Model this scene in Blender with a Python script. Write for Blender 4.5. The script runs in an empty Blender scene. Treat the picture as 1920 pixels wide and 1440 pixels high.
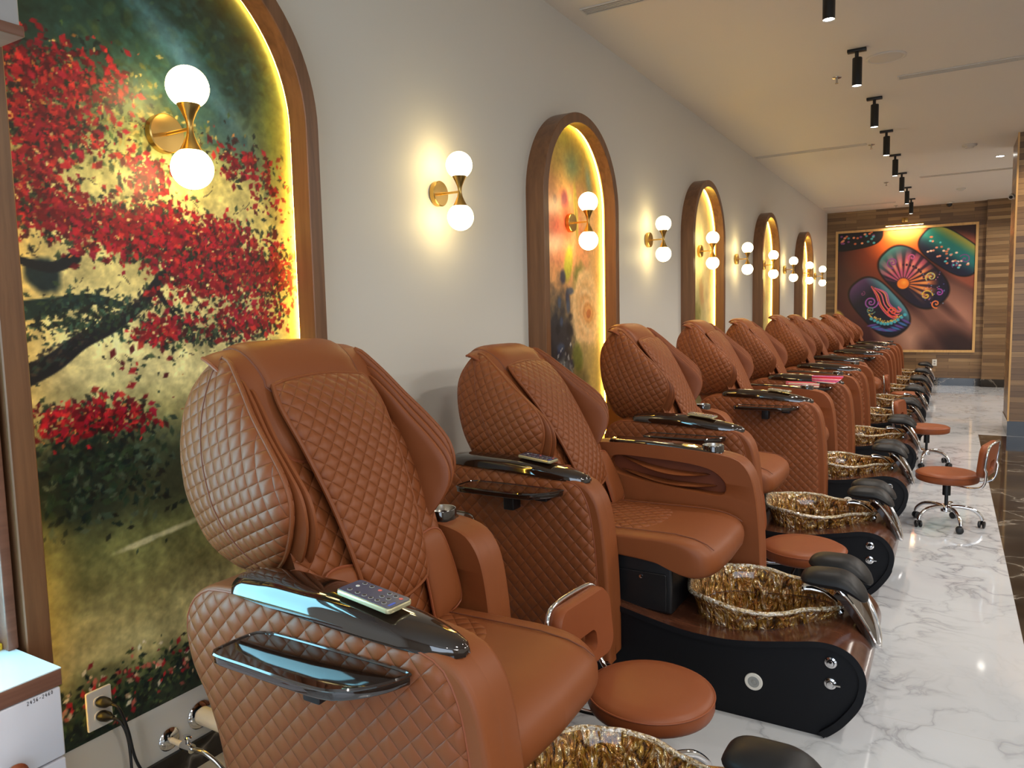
import bpy, bmesh, math, random
import numpy as np
from mathutils import Vector, Matrix

random.seed(7)
rng = np.random.default_rng(11)
PI = math.pi
sc = bpy.context.scene
col = sc.collection

# ------------------------------------------------------------------ camera, view, lights
CEIL = 3.264
YEND = 15.53
PITCH = 1.4                        # spacing of the chairs along the wall
Y1 = 1.449                         # centre of the first chair, sconce and arch

def make_camera():
    yaw, pit, roll = -0.535919, 0.0922307, 0.0225731
    cy, sy, cp, sp = math.cos(yaw), math.sin(yaw), math.cos(pit), math.sin(pit)
    f = Vector((sy*cp, cy*cp, -sp)); r = Vector((cy, -sy, 0)); d = f.cross(r)
    c, s = math.cos(roll), math.sin(roll)
    r2 = r*c + d*s; d2 = d*c - r*s
    up = -d2
    m = Matrix(((r2.x, up.x, -f.x, 2.08170), (r2.y, up.y, -f.y, 0.0), (r2.z, up.z, -f.z, 1.44296), (0, 0, 0, 1)))
    cd = bpy.data.cameras.new('camera'); co = bpy.data.objects.new('camera', cd); col.objects.link(co)
    cd.sensor_fit = 'HORIZONTAL'; cd.sensor_width = 36.0; cd.lens = 1382.59/1920*36.0
    cd.clip_start = 0.02; cd.clip_end = 100
    co.matrix_world = m
    sc.camera = co
make_camera()

sc.view_settings.view_transform = 'Standard'
sc.view_settings.look = 'None'
sc.view_settings.gamma = 1.0
sc.view_settings.exposure = 0.42
sc.view_settings.use_curve_mapping = False

w = bpy.data.worlds.new('world'); sc.world = w; w.use_nodes = True
w.node_tree.nodes['Background'].inputs[0].default_value = (0.9, 0.93, 1.0, 1)
w.node_tree.nodes['Background'].inputs[1].default_value = 0.25

def light(name, kind, loc, energy, color=(1, 1, 1), size=0.1, aim=None, **kw):
    d = bpy.data.lights.new(name, kind); d.energy = energy; d.color = color
    if kind == 'AREA':
        d.shape = kw.get('shape', 'SQUARE'); d.size = size
        if 'size_y' in kw: d.size_y = kw['size_y']
        if 'spread' in kw: d.spread = kw['spread']
    else:
        d.shadow_soft_size = size
    if kind == 'SPOT':
        d.spot_size = kw.get('cone', 1.6); d.spot_blend = kw.get('blend', 0.6)
    o = bpy.data.objects.new(name, d); col.objects.link(o); o.location = loc
    if aim is not None:
        o.rotation_euler = (Vector(aim) - Vector(loc)).to_track_quat('-Z', 'Y').to_euler()
    return o

WARMW = (1.0, 0.93, 0.84)
# the row of downlights over the aisle and the open floor, and the daylight of the shop front behind
for i, y in enumerate((-2.2, 0.2, 2.6, 5.0, 7.4, 9.8, 12.2, 14.4)):
    light('downlight_aisle', 'SPOT', (3.1, y, CEIL-0.03), 68, WARMW, 0.07, aim=(2.35, y+0.25, 0), cone=2.3, blend=0.8)
for y in (-1.5, 2.5, 6.5):
    light('downlight_hall', 'SPOT', (5.2, y, CEIL-0.03), 60, WARMW, 0.07, aim=(4.4, y+0.3, 0), cone=2.4, blend=0.8)
for y in (-2.0, 2.0, 6.0, 10.0, 13.5):
    light('hall_fill_light', 'AREA', (5.3, y, CEIL-0.02), 58, (1.0, 0.94, 0.86), 1.2, aim=(5.3, y, 0))  # unseen fill lights added over the hall to brighten the mural wall
light('shop_front_daylight', 'AREA', (3.2, -3.7, 1.7), 85, (0.66, 0.81, 1.0), 3.6, aim=(2.6, 4.0, 1.0), shape='RECTANGLE', size_y=2.4)

# ------------------------------------------------------------------ materials
def S(r, g, b):
    f = lambda c: (c/255/12.92) if c/255 <= 0.04045 else ((c/255+0.055)/1.055)**2.4
    return (f(r), f(g), f(b), 1)

class NT:
    def __init__(s, name):
        s.mat = bpy.data.materials.new(name); s.mat.use_nodes = True
        s.t = s.mat.node_tree; s.b = s.t.nodes['Principled BSDF']
    def n(s, typ, **kw):
        nd = s.t.nodes.new(typ)
        for k, v in kw.items():
            if k.startswith('in_'):
                key = k[3:]; key = int(key) if key.isdigit() else key
                nd.inputs[key].default_value = v
            else: setattr(nd, k, v)
        return nd
    def l(s, a, b): s.t.links.new(a, b); return s
    def math(s, op, a, b=None, c=None):
        nd = s.n('ShaderNodeMath', operation=op)
        for i, x in enumerate((a, b, c)):
            if x is None: continue
            if isinstance(x, (int, float)): nd.inputs[i].default_value = x
            else: s.l(x, nd.inputs[i])
        return nd.outputs[0]
    def ramp(s, fac, stops):
        r = s.n('ShaderNodeValToRGB'); e = r.color_ramp.elements
        while len(e) < len(stops): e.new(0.5)
        for el, (p, c) in zip(e, stops): el.position = p; el.color = c
        s.l(fac, r.inputs[0]); return r.outputs[0]
    def mix(s, fac, a, b, mode='MIX'):
        m = s.n('ShaderNodeMix', data_type='RGBA', blend_type=mode)
        for i, x in ((0, fac), (6, a), (7, b)):
            if isinstance(x, (int, float, tuple)): m.inputs[i].default_value = x
            else: s.l(x, m.inputs[i])
        return m.outputs[2]
    def noise(s, vec, scale, detail=3, rough=0.5, dist=0):
        n = s.n('ShaderNodeTexNoise'); n.inputs['Scale'].default_value = scale; n.inputs['Detail'].default_value = detail
        n.inputs['Roughness'].default_value = rough; n.inputs['Distortion'].default_value = dist
        if vec is not None: s.l(vec, n.inputs['Vector'])
        return n
    def bump(s, h, strength, dist):
        b = s.n('ShaderNodeBump'); b.inputs['Strength'].default_value = strength; b.inputs['Distance'].default_value = dist
        s.l(h, b.inputs['Height']); s.l(b.outputs[0], s.b.inputs['Normal']); return b
    def set(s, **kw):
        names = dict(col='Base Color', rough='Roughness', metal='Metallic', spec='Specular IOR Level', coat='Coat Weight',
                     coatr='Coat Roughness', emis='Emission Color', es='Emission Strength', trans='Transmission Weight', ior='IOR', alpha='Alpha', aniso='Anisotropic')
        for k, v in kw.items():
            i = s.b.inputs[names[k]]
            if isinstance(v, (int, float, tuple)): i.default_value = v
            else: s.l(v, i)
        return s
    def obj(s, scale=None, rot=None):
        c = s.n('ShaderNodeTexCoord').outputs['Object']
        if scale or rot:
            m = s.n('ShaderNodeMapping')
            if scale: m.inputs['Scale'].default_value = scale
            if rot: m.inputs['Rotation'].default_value = rot
            s.l(c, m.inputs[0]); c = m.outputs[0]
        return c
    def uv(s): return s.n('ShaderNodeUVMap', uv_map='UVMap').outputs[0]

def simple(name, c, rough=0.5, metal=0.0, **kw):
    return NT(name).set(col=c, rough=rough, metal=metal, **kw).mat

M = {}
def leather(name, c, quilt=0.0, rot=0.0, rough=0.46):
    t = NT(name)
    co = t.obj()
    n1 = t.noise(co, 9, 3)
    base = t.mix(t.math('MULTIPLY', n1.outputs[0], 0.35), c, tuple(x*0.72 for x in c[:3])+(1,))
    grain = t.n('ShaderNodeTexVoronoi', in_Scale=650.0); t.l(co, grain.inputs['Vector'])
    h = t.math('MULTIPLY', grain.outputs[0], 0.012)
    if quilt:
        m = t.n('ShaderNodeMapping'); t.l(t.uv(), m.inputs[0]); m.inputs['Rotation'].default_value = (0, 0, rot)
        m.inputs['Scale'].default_value = (1/quilt, 1/quilt, 1)
        sp = t.n('ShaderNodeSeparateXYZ'); t.l(m.outputs[0], sp.inputs[0])
        def cell(v):
            fr = t.math('FRACT', v)
            return t.math('MINIMUM', fr, t.math('SUBTRACT', 1.0, fr))        # 0 at the stitched line, 0.5 mid cell
        a = cell(t.math('ADD', sp.outputs[0], sp.outputs[1])); b = cell(t.math('SUBTRACT', sp.outputs[0], sp.outputs[1]))
        pr = t.math('MULTIPLY', t.math('SINE', t.math('MULTIPLY', a, PI)), t.math('SINE', t.math('MULTIPLY', b, PI)))
        pil = t.math('POWER', pr, 0.42)
        h = t.math('ADD', pil, h)
        # sewn thread: a slightly darker line of thread along the seam of each cell
        ln = t.math('LESS_THAN', t.math('MINIMUM', a, b), 0.018)
        base = t.mix(t.math('MULTIPLY', ln, 0.30), base, tuple(x*0.45 for x in c[:3])+(1,))
        t.bump(h, 0.62, 0.010)
    else:
        wr = t.noise(co, 5, 2)
        h = t.math('ADD', h, t.math('MULTIPLY', wr.outputs[0], 0.5))
        t.bump(h, 0.35, 0.008)
    t.set(col=base, rough=rough, spec=0.28)
    return t.mat
TAN = S(130, 72, 39)
M['leather'] = leather('tan_leather', TAN)
M['quilt'] = leather('quilted_tan_leather', TAN, 0.054)
M['quilt_fine'] = leather('quilted_tan_leather_fine', TAN, 0.046)
M['quilt_wing'] = leather('quilted_tan_leather_wing', TAN, 0.046, 0.30)
M['leather_dark'] = leather('brown_lining_leather', S(118, 62, 40))
M['piping'] = leather('piping_leather', S(138, 74, 46))
M['pad'] = leather('black_vinyl', S(27, 27, 29), rough=0.45)
M['stool'] = leather('stool_leather', S(134, 72, 41), rough=0.42)
M['seam'] = simple('seam_thread', S(112, 62, 40), 0.7)
M['gap'] = simple('black_mesh_lining', S(16, 14, 14), 0.8)

def gloss_brown():
    t = NT('glossy_dark_wood_lacquer'); co = t.obj((3, 40, 40))
    n = t.noise(co, 4, 4, 0.6, 0.6)
    t.set(col=t.mix(n.outputs[0], S(24, 14, 10), S(38, 22, 14)), rough=0.06, coat=1.0, coatr=0.03, spec=0.6); return t.mat
M['lacquer'] = gloss_brown()
M['black_plastic'] = simple('black_plastic', S(22, 22, 24), 0.4)
M['navy'] = simple('black_navy_side_panel', S(7, 9, 16), 0.55, spec=0.3)
M['chrome'] = simple('chrome', S(225, 225, 228), 0.07, 1.0)
M['steel'] = simple('brushed_steel', S(200, 196, 188), 0.25, 1.0)
M['white_plastic'] = simple('white_plastic', S(225, 222, 214), 0.35)
M['grey_plastic'] = simple('grey_plastic', S(150, 152, 150), 0.4)
M['pipe_white'] = simple('white_pvc', S(222, 214, 196), 0.4)

def brass():
    t = NT('brushed_brass')
    t.set(col=S(184, 150, 86), metal=1.0, rough=0.28, aniso=0.5); return t.mat
M['brass'] = brass()

def wood(name, c1, c2, axis, rough=0.35, scale=1.0):
    t = NT(name); s = [26*scale]*3; s[axis] = 1.6*scale
    n = t.noise(t.obj(tuple(s)), 1.0, 5, 0.6, 0.8)
    n2 = t.noise(t.obj(tuple(x*3 for x in s)), 1.0, 2)
    f = t.math('ADD', t.math('MULTIPLY', n.outputs[0], 0.8), t.math('MULTIPLY', n2.outputs[0], 0.2))
    t.set(col=t.ramp(f, [(0.3, c1), (0.7, c2)]), rough=rough); t.bump(f, 0.08, 0.002); return t.mat
M['walnut'] = wood('walnut_veneer', S(98, 66, 44), S(132, 92, 62), 2)
M['walnut_gloss'] = wood('walnut_gloss_veneer', S(62, 34, 24), S(96, 58, 40), 0, 0.16)
M['oak_frame'] = wood('oak_frame', S(190, 148, 92), S(216, 176, 116), 2, 0.4)
M['cab_trim'] = wood('brown_cabinet_trim', S(104, 70, 56), S(132, 92, 74), 1, 0.35)

def planks():
    t = NT('wood_strip_cladding')
    co = t.n('ShaderNodeTexCoord').outputs['UV'] if False else t.uv()
    br = t.n('ShaderNodeTexBrick', offset=0.37, offset_frequency=2, squash=1.0)
    br.inputs['Scale'].default_value = 1.0; br.inputs['Mortar Size'].default_value = 0.002; br.inputs['Brick Width'].default_value = 0.52
    br.inputs['Row Height'].default_value = 0.062; br.inputs['Color1'].default_value = (0, 0, 0, 1); br.inputs['Color2'].default_value = (1, 1, 1, 1)
    br.inputs['Mortar'].default_value = (0.1, 0.1, 0.1, 1); br.inputs['Bias'].default_value = 0.0
    t.l(co, br.inputs['Vector'])
    mp = t.n('ShaderNodeMapping'); mp.inputs['Scale'].default_value = (2.2, 34, 1); t.l(co, mp.inputs[0])
    n = t.noise(mp.outputs[0], 1.0, 4, 0.6, 0.5)
    f = t.math('ADD', t.math('MULTIPLY', br.outputs[0], 0.62), t.math('MULTIPLY', n.outputs[0], 0.45))
    c = t.ramp(f, [(0.10, S(84, 62, 40)), (0.45, S(116, 88, 58)), (0.75, S(142, 112, 76)), (1.0, S(176, 146, 104))])
    t.set(col=t.mix(t.math('MULTIPLY', br.outputs[1], 0.7), c, S(60, 44, 28)), rough=0.32)
    t.bump(t.math('ADD', br.outputs[0], t.math('MULTIPLY', n.outputs[0], 0.1)), 0.25, 0.006); return t.mat
M['planks'] = planks()

def marble(name, base, vein, scale, amount, rough, seam=None, thin=0.03):
    t = NT(name); co = t.obj()
    w1 = t.noise(co, scale*0.7, 3, 0.55)
    mv = t.n('ShaderNodeVectorMath', operation='SCALE'); mv.inputs['Scale'].default_value = 0.55; t.l(w1.outputs['Color'], mv.inputs[0])
    ad = t.n('ShaderNodeVectorMath', operation='ADD'); t.l(co, ad.inputs[0]); t.l(mv.outputs[0], ad.inputs[1])
    n = t.noise(ad.outputs[0], scale, 5, 0.55, 0.35)
    v = t.math('ABSOLUTE', t.math('SUBTRACT', n.outputs[0], 0.5))
    f = t.ramp(v, [(0.0, (1, 1, 1, 1)), (thin*0.45, (0.45, 0.45, 0.45, 1)), (thin*1.6, (0.06, 0.06, 0.06, 1)), (thin*4, (0, 0, 0, 1))])
    n2 = t.noise(co, scale*0.35, 3)
    gate = t.ramp(n2.outputs[0], [(0.36, (0.1, 0.1, 0.1, 1)), (0.62, (1, 1, 1, 1))])
    cl = t.noise(co, scale*0.5, 4)
    fac = t.math('ADD', t.math('MULTIPLY', t.math('MULTIPLY', f, gate), amount), t.math('MULTIPLY', t.ramp(cl.outputs[0], [(0.45, (0, 0, 0, 1)), (0.8, (1, 1, 1, 1))]), amount*0.25))
    c = t.mix(fac, base, vein)
    if seam:
        x0, sx, y0, sy, sc_ = seam
        sp = t.n('ShaderNodeSeparateXYZ'); t.l(co, sp.inputs[0])
        def ln(o, off, per):
            fr = t.math('FRACT', t.math('DIVIDE', t.math('SUBTRACT', o, off-50*per), per))
            return t.math('LESS_THAN', t.math('MINIMUM', fr, t.math('SUBTRACT', 1.0, fr)), 0.0013/per)
        g = t.math('MAXIMUM', ln(sp.outputs[0], x0, sx), ln(sp.outputs[1], y0, sy))
        c = t.mix(t.math('MULTIPLY', g, 0.6), c, sc_)
    t.set(col=c, rough=rough, spec=0.5); return t.mat
M['floor'] = marble('white_marble_tile', S(188, 191, 196), S(104, 106, 112), 2.9, 0.72, 0.06, (2.392, 1.2, 0.4, 1.2, S(170, 168, 165)))
M['black_marble'] = marble('black_marble_tile', S(20, 16, 15), S(190, 180, 165), 1.6, 0.55, 0.06, (2.392, 1.2, 0.4, 1.2, S(44, 40, 38)), thin=0.008)
M['wall'] = simple('greige_wall_paint', S(214, 211, 203), 0.6)
M['skirt_wall'] = simple('grey_plaster', S(188, 187, 184), 0.55)
M['ceiling'] = simple('ceiling_paint', S(222, 215, 206), 0.65)
M['hall_wall'] = simple('hall_wall_paint', S(196, 190, 180), 0.7)
def emit(name, c, s):
    return NT(name).set(col=(0.8, 0.8, 0.8, 1), emis=c, es=s, rough=0.3).mat
M['globe'] = emit('lit_opal_globe', (1.0, 0.76, 0.34, 1), 11.0)
M['led'] = emit('warm_led_tape', (1.0, 0.60, 0.08, 1), 40.0)
M['lens'] = emit('lit_spot_lens', (1.0, 0.95, 0.86, 1), 14.0)
M['bar_led'] = emit('picture_light_led', (1.0, 0.78, 0.45, 1), 14.0)
M['cab_led'] = emit('cool_cabinet_led', (0.30, 0.78, 1.0, 1), 7.0)
M['cab_white'] = simple('white_laminate', S(214, 214, 222), 0.3)
M['counter'] = simple('white_gloss_counter', S(216, 228, 232), 0.12)
M['copper'] = simple('copper_knob_face', S(170, 96, 66), 0.3, 0.6)
M['yellow'] = simple('yellow_strip', S(214, 178, 44), 0.4)
M['hdr_grey'] = simple('grey_laminate_header', S(170, 170, 172), 0.45)
M['vent_white'] = simple('white_vent_metal', S(206, 200, 192), 0.5)
M['vent_grey'] = simple('grey_vent_backing', S(120, 114, 108), 0.6)
M['black'] = simple('black_metal', S(14, 14, 15), 0.4)
M['ink'] = simple('black_marker_ink', S(28, 28, 38), 0.6)

def basin_glass():
    t = NT('gold_flake_glass_basin'); co = t.obj((1, 1, 0.42))
    n = t.noise(co, 36, 4, 0.68, 1.4)
    v = t.n('ShaderNodeTexVoronoi', in_Scale=95.0, feature='SMOOTH_F1'); t.l(co, v.inputs['Vector'])
    n2 = t.noise(co, 70, 2, 0.5, 0.8)
    c = t.ramp(n.outputs[0], [(0.35, S(34, 20, 8)), (0.44, S(122, 76, 22)), (0.52, S(208, 152, 62)), (0.60, S(250, 230, 184)), (0.70, S(242, 242, 246))])
    hue = t.n('ShaderNodeHueSaturation'); t.l(c, hue.inputs['Color'])
    t.l(t.math('ADD', 0.45, t.math('MULTIPLY', n2.outputs[0], 0.10)), hue.inputs['Hue'])
    t.set(col=hue.outputs[0], metal=t.ramp(n.outputs[0], [(0.40, (0.35, 0.35, 0.35, 1)), (0.6, (0.9, 0.9, 0.9, 1))]), rough=0.12, coat=1.0, coatr=0.04, spec=0.8)
    t.bump(t.math('ADD', t.math('MULTIPLY', n.outputs[0], 1.0), t.math('MULTIPLY', v.outputs[0], 0.9)), 1.0, 0.018)
    return t.mat
M['basin'] = basin_glass()
def rim_glass():
    t = NT('sparkling_clear_glass_rim'); co = t.obj()
    n = t.noise(co, 90, 3, 0.6, 0.8)
    t.set(col=t.ramp(n.outputs[0], [(0.36, S(150, 112, 56)), (0.5, S(222, 204, 168)), (0.64, S(246, 244, 240))]), metal=0.6, rough=0.1, coat=1.0, coatr=0.03)
    t.bump(n.outputs[0], 0.9, 0.012); return t.mat
M['basin_rim'] = rim_glass()

def vcol(name, rough=0.5, spec=0.4):
    t = NT(name); a = t.n('ShaderNodeVertexColor', layer_name='Col'); t.set(col=a.outputs[0], rough=rough, spec=spec); return t.mat
M['mural'] = vcol('printed_wall_mural', 0.42)
M['print'] = vcol('printed_canvas', 0.45)

# ------------------------------------------------------------------ mesh helpers
class MB:
    def __init__(s): s.v, s.f, s.m, s.uv = [], [], [], []
    def add(s, V, F, mat=0, uv=None):
        o = len(s.v); s.v += [tuple(p) for p in V]
        s.uv += [tuple(u) for u in uv] if uv is not None else [(p[0]+p[1], p[2]) for p in V]
        s.f += [tuple(i+o for i in f) for f in F]; s.m += [mat]*len(F); return s
    def xf(s, fn): s.v = [tuple(fn(*p)) for p in s.v]; return s
    def build(s, name, mats, parent=None, loc=(0, 0, 0), sharp=42, smooth=True):
        me = bpy.data.meshes.new(name); me.from_pydata(s.v, [], s.f)
        for m in (mats if isinstance(mats, (list, tuple)) else [mats]): me.materials.append(M[m] if isinstance(m, str) else m)
        me.polygons.foreach_set('material_index', s.m)
        lay = me.uv_layers.new(name='UVMap')
        li = np.empty(len(me.loops), dtype=np.int32); me.loops.foreach_get('vertex_index', li)
        lay.data.foreach_set('uv', np.asarray(s.uv, dtype=np.float32)[li].ravel())
        bm = bmesh.new(); bm.from_mesh(me); bmesh.ops.recalc_face_normals(bm, faces=bm.faces); bm.to_mesh(me); bm.free()
        me.polygons.foreach_set('use_smooth', [smooth]*len(me.polygons))
        if smooth: me.set_sharp_from_angle(angle=math.radians(sharp))
        me.update()
        o = bpy.data.objects.new(name, me); col.objects.link(o); o.location = loc
        if parent is not None: o.parent = parent
        return o

def cr(pts, n, closed=True):
    """smooth curve through the points, resampled evenly"""
    P = np.asarray(pts, float); k = len(P); out = []
    seg = k if closed else k-1
    for i in range(seg):
        if closed: a, b, c, d = P[(i-1) % k], P[i], P[(i+1) % k], P[(i+2) % k]
        else: a, b, c, d = P[max(i-1, 0)], P[i], P[i+1], P[min(i+2, k-1)]
        for t in np.linspace(0, 1, 16, endpoint=False):
            out.append(0.5*((2*b)+(-a+c)*t+(2*a-5*b+4*c-d)*t*t+(-a+3*b-3*c+d)*t**3))
    if closed: out.append(out[0])
    else: out.append(P[-1])
    out = np.array(out); L = np.concatenate([[0], np.cumsum(np.linalg.norm(np.diff(out, axis=0), axis=1))])
    t = np.linspace(0, L[-1], n, endpoint=not closed)
    return np.stack([np.interp(t, L, out[:, j]) for j in range(out.shape[1])], 1)

def rrect(w, h, r, n=5, cx=0, cy=0):
    pts = []
    for sx, sy, a0 in ((1, 1, 0), (-1, 1, 90), (-1, -1, 180), (1, -1, 270)):
        for i in range(n+1):
            a = math.radians(a0+90*i/n)
            pts.append((cx+sx*(w/2-r)+r*math.cos(a), cy+sy*(h/2-r)+r*math.sin(a)))
    return np.array(pts)

def pillow(mb, outl, mp, ha, hb, rings=9, p=3.0, q=2.0, mat=0, mat_b=None, edge=0.0, cen=None):
    """a closed cushion over a 2D outline; mp(a, b, c) maps outline plane + height to 3D"""
    O = np.asarray(outl, float); n = len(O); c0 = O.mean(0) if cen is None else np.asarray(cen, float)
    ts = [1.0]+[1-(i/rings)**1.6 for i in range(1, rings)]
    for side, H in ((1, ha), (-1, hb)):
        V, U, F = [], [], []
        for t in ts:
            h = edge/2 + H*max(0.0, 1-t**p)**(1/q)
            for P in O:
                q2 = c0+(P-c0)*t
                V.append(mp(q2[0], q2[1], side*h)); U.append((q2[0], q2[1]))
        V.append(mp(c0[0], c0[1], side*(edge/2+H))); U.append(tuple(c0))
        for r in range(len(ts)-1):
            for i in range(n):
                j = (i+1) % n; F.append((r*n+i, r*n+j, (r+1)*n+j, (r+1)*n+i))
        b = (len(ts)-1)*n
        for i in range(n): F.append((b+i, b+(i+1) % n, len(V)-1))
        mb.add(V, F, mat if side > 0 or mat_b is None else mat_b, U)
    if edge > 0:
        V = [mp(P[0], P[1], edge/2) for P in O]+[mp(P[0], P[1], -edge/2) for P in O]
        mb.add(V, [(i, (i+1) % n, n+(i+1) % n, n+i) for i in range(n)], mat, [tuple(P) for P in O]*2)
    return mb

def slab(mb, outl, mp, c0, c1, r=0.004, mat=0, mat_side=None, segs=3, r0=None):
    """outline extruded from c0 to c1 with rounded rims and flat faces"""
    O = np.asarray(outl, float); n = len(O)
    area = 0.5*np.sum(O[:, 0]*np.roll(O[:, 1], -1)-np.roll(O[:, 0], -1)*O[:, 1])
    e = np.roll(O, -1, 0)-np.roll(O, 1, 0); e /= (np.linalg.norm(e, axis=1, keepdims=True)+1e-9)
    nrm = np.stack([e[:, 1], -e[:, 0]], 1)*(1 if area > 0 else -1)
    arcs = np.linspace(0, PI/2, segs+1); q0 = r if r0 is None else r0
    prof = [(r*(1-math.sin(a)), r*(1-math.cos(a))) for a in arcs]; prof0 = [(q0*(1-math.sin(a)), q0*(1-math.cos(a))) for a in arcs]
    # (inset, depth from face)
    rings = [(ins, c0+(c1-c0)/abs(c1-c0)*d) for ins, d in prof0]+[(ins, c1-(c1-c0)/abs(c1-c0)*d) for ins, d in reversed(prof)]
    V, U = [], []
    for ins, c in rings:
        for P, N in zip(O, nrm):
            q = P-N*ins; V.append(mp(q[0], q[1], c)); U.append((q[0], q[1]))
    k = len(rings); F = []
    for a in range(k-1):
        for i in range(n): F.append((a*n+i, a*n+(i+1) % n, (a+1)*n+(i+1) % n, (a+1)*n+i))
    mb.add(V, F, mat if mat_side is None else mat_side, U)
    mb.add(V[:n], [tuple(range(n))], mat, U[:n]); mb.add(V[-n:], [tuple(range(n))], mat, U[-n:])
    return mb

def ident(a, b, c): return (a, b, c)
XZ = lambda a, b, c: (a, c, b)          # outline in x,z ; height along y
YZ = lambda a, b, c: (c, a, b)
XY = lambda a, b, c: (a, b, c)

def box(mb, lo, hi, r=0.004, mat=0):
    w, d = hi[0]-lo[0], hi[1]-lo[1]; rr = min(r, w*0.45, d*0.45, (hi[2]-lo[2])*0.45)
    return slab(mb, rrect(w, d, max(rr, 1e-4), 3, (lo[0]+hi[0])/2, (lo[1]+hi[1])/2), XY, lo[2], hi[2], rr, mat)

def plain_box(mb, lo, hi, mat=0):
    x0, y0, z0 = lo; x1, y1, z1 = hi
    V = [(x0, y0, z0), (x1, y0, z0), (x1, y1, z0), (x0, y1, z0), (x0, y0, z1), (x1, y0, z1), (x1, y1, z1), (x0, y1, z1)]
    for f in ((0, 3, 2, 1), (4, 5, 6, 7), (0, 1, 5, 4), (1, 2, 6, 5), (2, 3, 7, 6), (3, 0, 4, 7)):
        v = [V[i] for i in f]
        n = (Vector(v[1])-Vector(v[0])).cross(Vector(v[2])-Vector(v[0]))
        ax = max(range(3), key=lambda i: abs(n[i]))
        uv = [(p[1], p[2]) if ax == 0 else (p[0], p[2]) if ax == 1 else (p[0], p[1]) for p in v]
        mb.add(v, [(0, 1, 2, 3)], mat, uv)
    return mb

def tube(mb, path, r, n=10, mat=0, closed=False, caps=True):
    P = [Vector(p) for p in path]; k = len(P); V, F = [], []
    up = Vector((0, 0, 1)); prev = None
    for i in range(k):
        a = P[(i-1) % k] if closed else P[max(i-1, 0)]; b = P[(i+1) % k] if closed else P[min(i+1, k-1)]
        t = (b-a).normalized()
        if prev is None:
            x = t.cross(up); x = x if x.length > 1e-3 else t.cross(Vector((1, 0, 0)))
        else: x = prev-t*prev.dot(t)
        x.normalize(); prev = x; y = t.cross(x)
        rr = r[i] if isinstance(r, (list, tuple, np.ndarray)) else r
        for j in range(n):
            an = 2*PI*j/n; V.append(P[i]+x*(rr*math.cos(an))+y*(rr*math.sin(an)))
    m = k if closed else k-1
    for i in range(m):
        for j in range(n):
            F.append((i*n+j, i*n+(j+1) % n, ((i+1) % k)*n+(j+1) % n, ((i+1) % k)*n+j))
    if caps and not closed: F += [tuple(range(n)), tuple((k-1)*n+j for j in range(n))]
    return mb.add(V, F, mat)

def lathe(mb, prof, n=24, mp=None, mat=0, cap=True):
    """(radius, height) profile turned about an axis; mp maps (x, y, h)"""
    mp = mp or ident; V, F = [], []
    for r, h in prof:
        for j in range(n):
            a = 2*PI*j/n; V.append(mp(r*math.cos(a), r*math.sin(a), h))
    for i in range(len(prof)-1):
        for j in range(n): F.append((i*n+j, i*n+(j+1) % n, (i+1)*n+(j+1) % n, (i+1)*n+j))
    if cap: F += [tuple(range(n)), tuple((len(prof)-1)*n+j for j in range(n))]
    return mb.add(V, F, mat)

def sphere(mb, c, r, n=20, m=12, mat=0):
    prof = [(max(r*math.sin(PI*i/m), 1e-5), -r*math.cos(PI*i/m)) for i in range(m+1)]
    return lathe(mb, prof, n, lambda x, y, h: (c[0]+x, c[1]+y, c[2]+h), mat)

def thing(name, label, cat, loc, group=None, rz=0):
    o = bpy.data.objects.new(name, None); o.empty_display_size = 0.05; col.objects.link(o)
    o.location = loc; o.rotation_euler = (0, 0, rz)
    return tag(o, label, cat, group)
def tag(o, label, cat, group=None):
    o['label'] = label; o['category'] = cat
    if group: o['group'] = group
    return o
def struct(o): o['kind'] = 'structure'; return o
def copy_tree(o, parent=None):
    c = o.copy(); col.objects.link(c)
    if parent is not None: c.parent = parent
    for ch in o.children: copy_tree(ch, c)
    return c
def kids(o, base): return [c for c in o.children if c.name.split('.')[0] == base]

# ------------------------------------------------------------------ the room
XR, YB = 7.0, -4.2
FY = 9.68
def slabs(name, boxes, mat, smooth=False):
    mb = MB()
    for lo, hi in boxes: plain_box(mb, lo, hi)
    return struct(mb.build(name, mat, smooth=smooth))
slabs('floor', [((0, YB, -0.1), (2.392, FY, 0)), ((0, FY, -0.1), (XR, YEND, 0))], 'floor')
slabs('floor_aisle', [((2.392, YB, -0.1), (XR, FY, 0))], 'black_marble')
slabs('ceiling', [((-0.1, YB, CEIL), (XR, YEND+0.1, CEIL+0.1))], 'ceiling')
slabs('wall_left', [((-0.1, YB, -0.1), (0, YEND+0.1, CEIL))], 'wall')
slabs('wall_end', [((0, YEND, -0.1), (XR, YEND+0.1, CEIL)), ((2.59, YEND-0.10, 0.0), (XR, YEND, CEIL))], 'planks')
slabs('wall_right', [((XR, YB, -0.1), (XR+0.1, YEND+0.1, CEIL))], 'hall_wall')
slabs('wall_back', [((-0.1, YB-0.1, -0.1), (XR+0.1, YB, CEIL))], 'hall_wall')
slabs('baseboard_end', [((0, YEND-0.012, 0), (2.59, YEND, 0.14)), ((2.578, YEND-0.112, 0), (XR, YEND-0.10, 0.14))], 'black_marble')
slabs('baseboard_left', [((0, YB, 0), (0.012, YEND-0.012, 0.088))], 'black_marble')
slabs('pillar', [((2.665, 9.70, 0), (3.55, 10.55, CEIL))], 'planks')
slabs('trim_1', [((2.657, 9.692, 0), (3.558, 10.558, 0.165))], 'black_marble')
slabs('trim_2', [((2.655, 9.690, 0.165), (2.672, 9.707, CEIL))], 'oak_frame')

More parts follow.
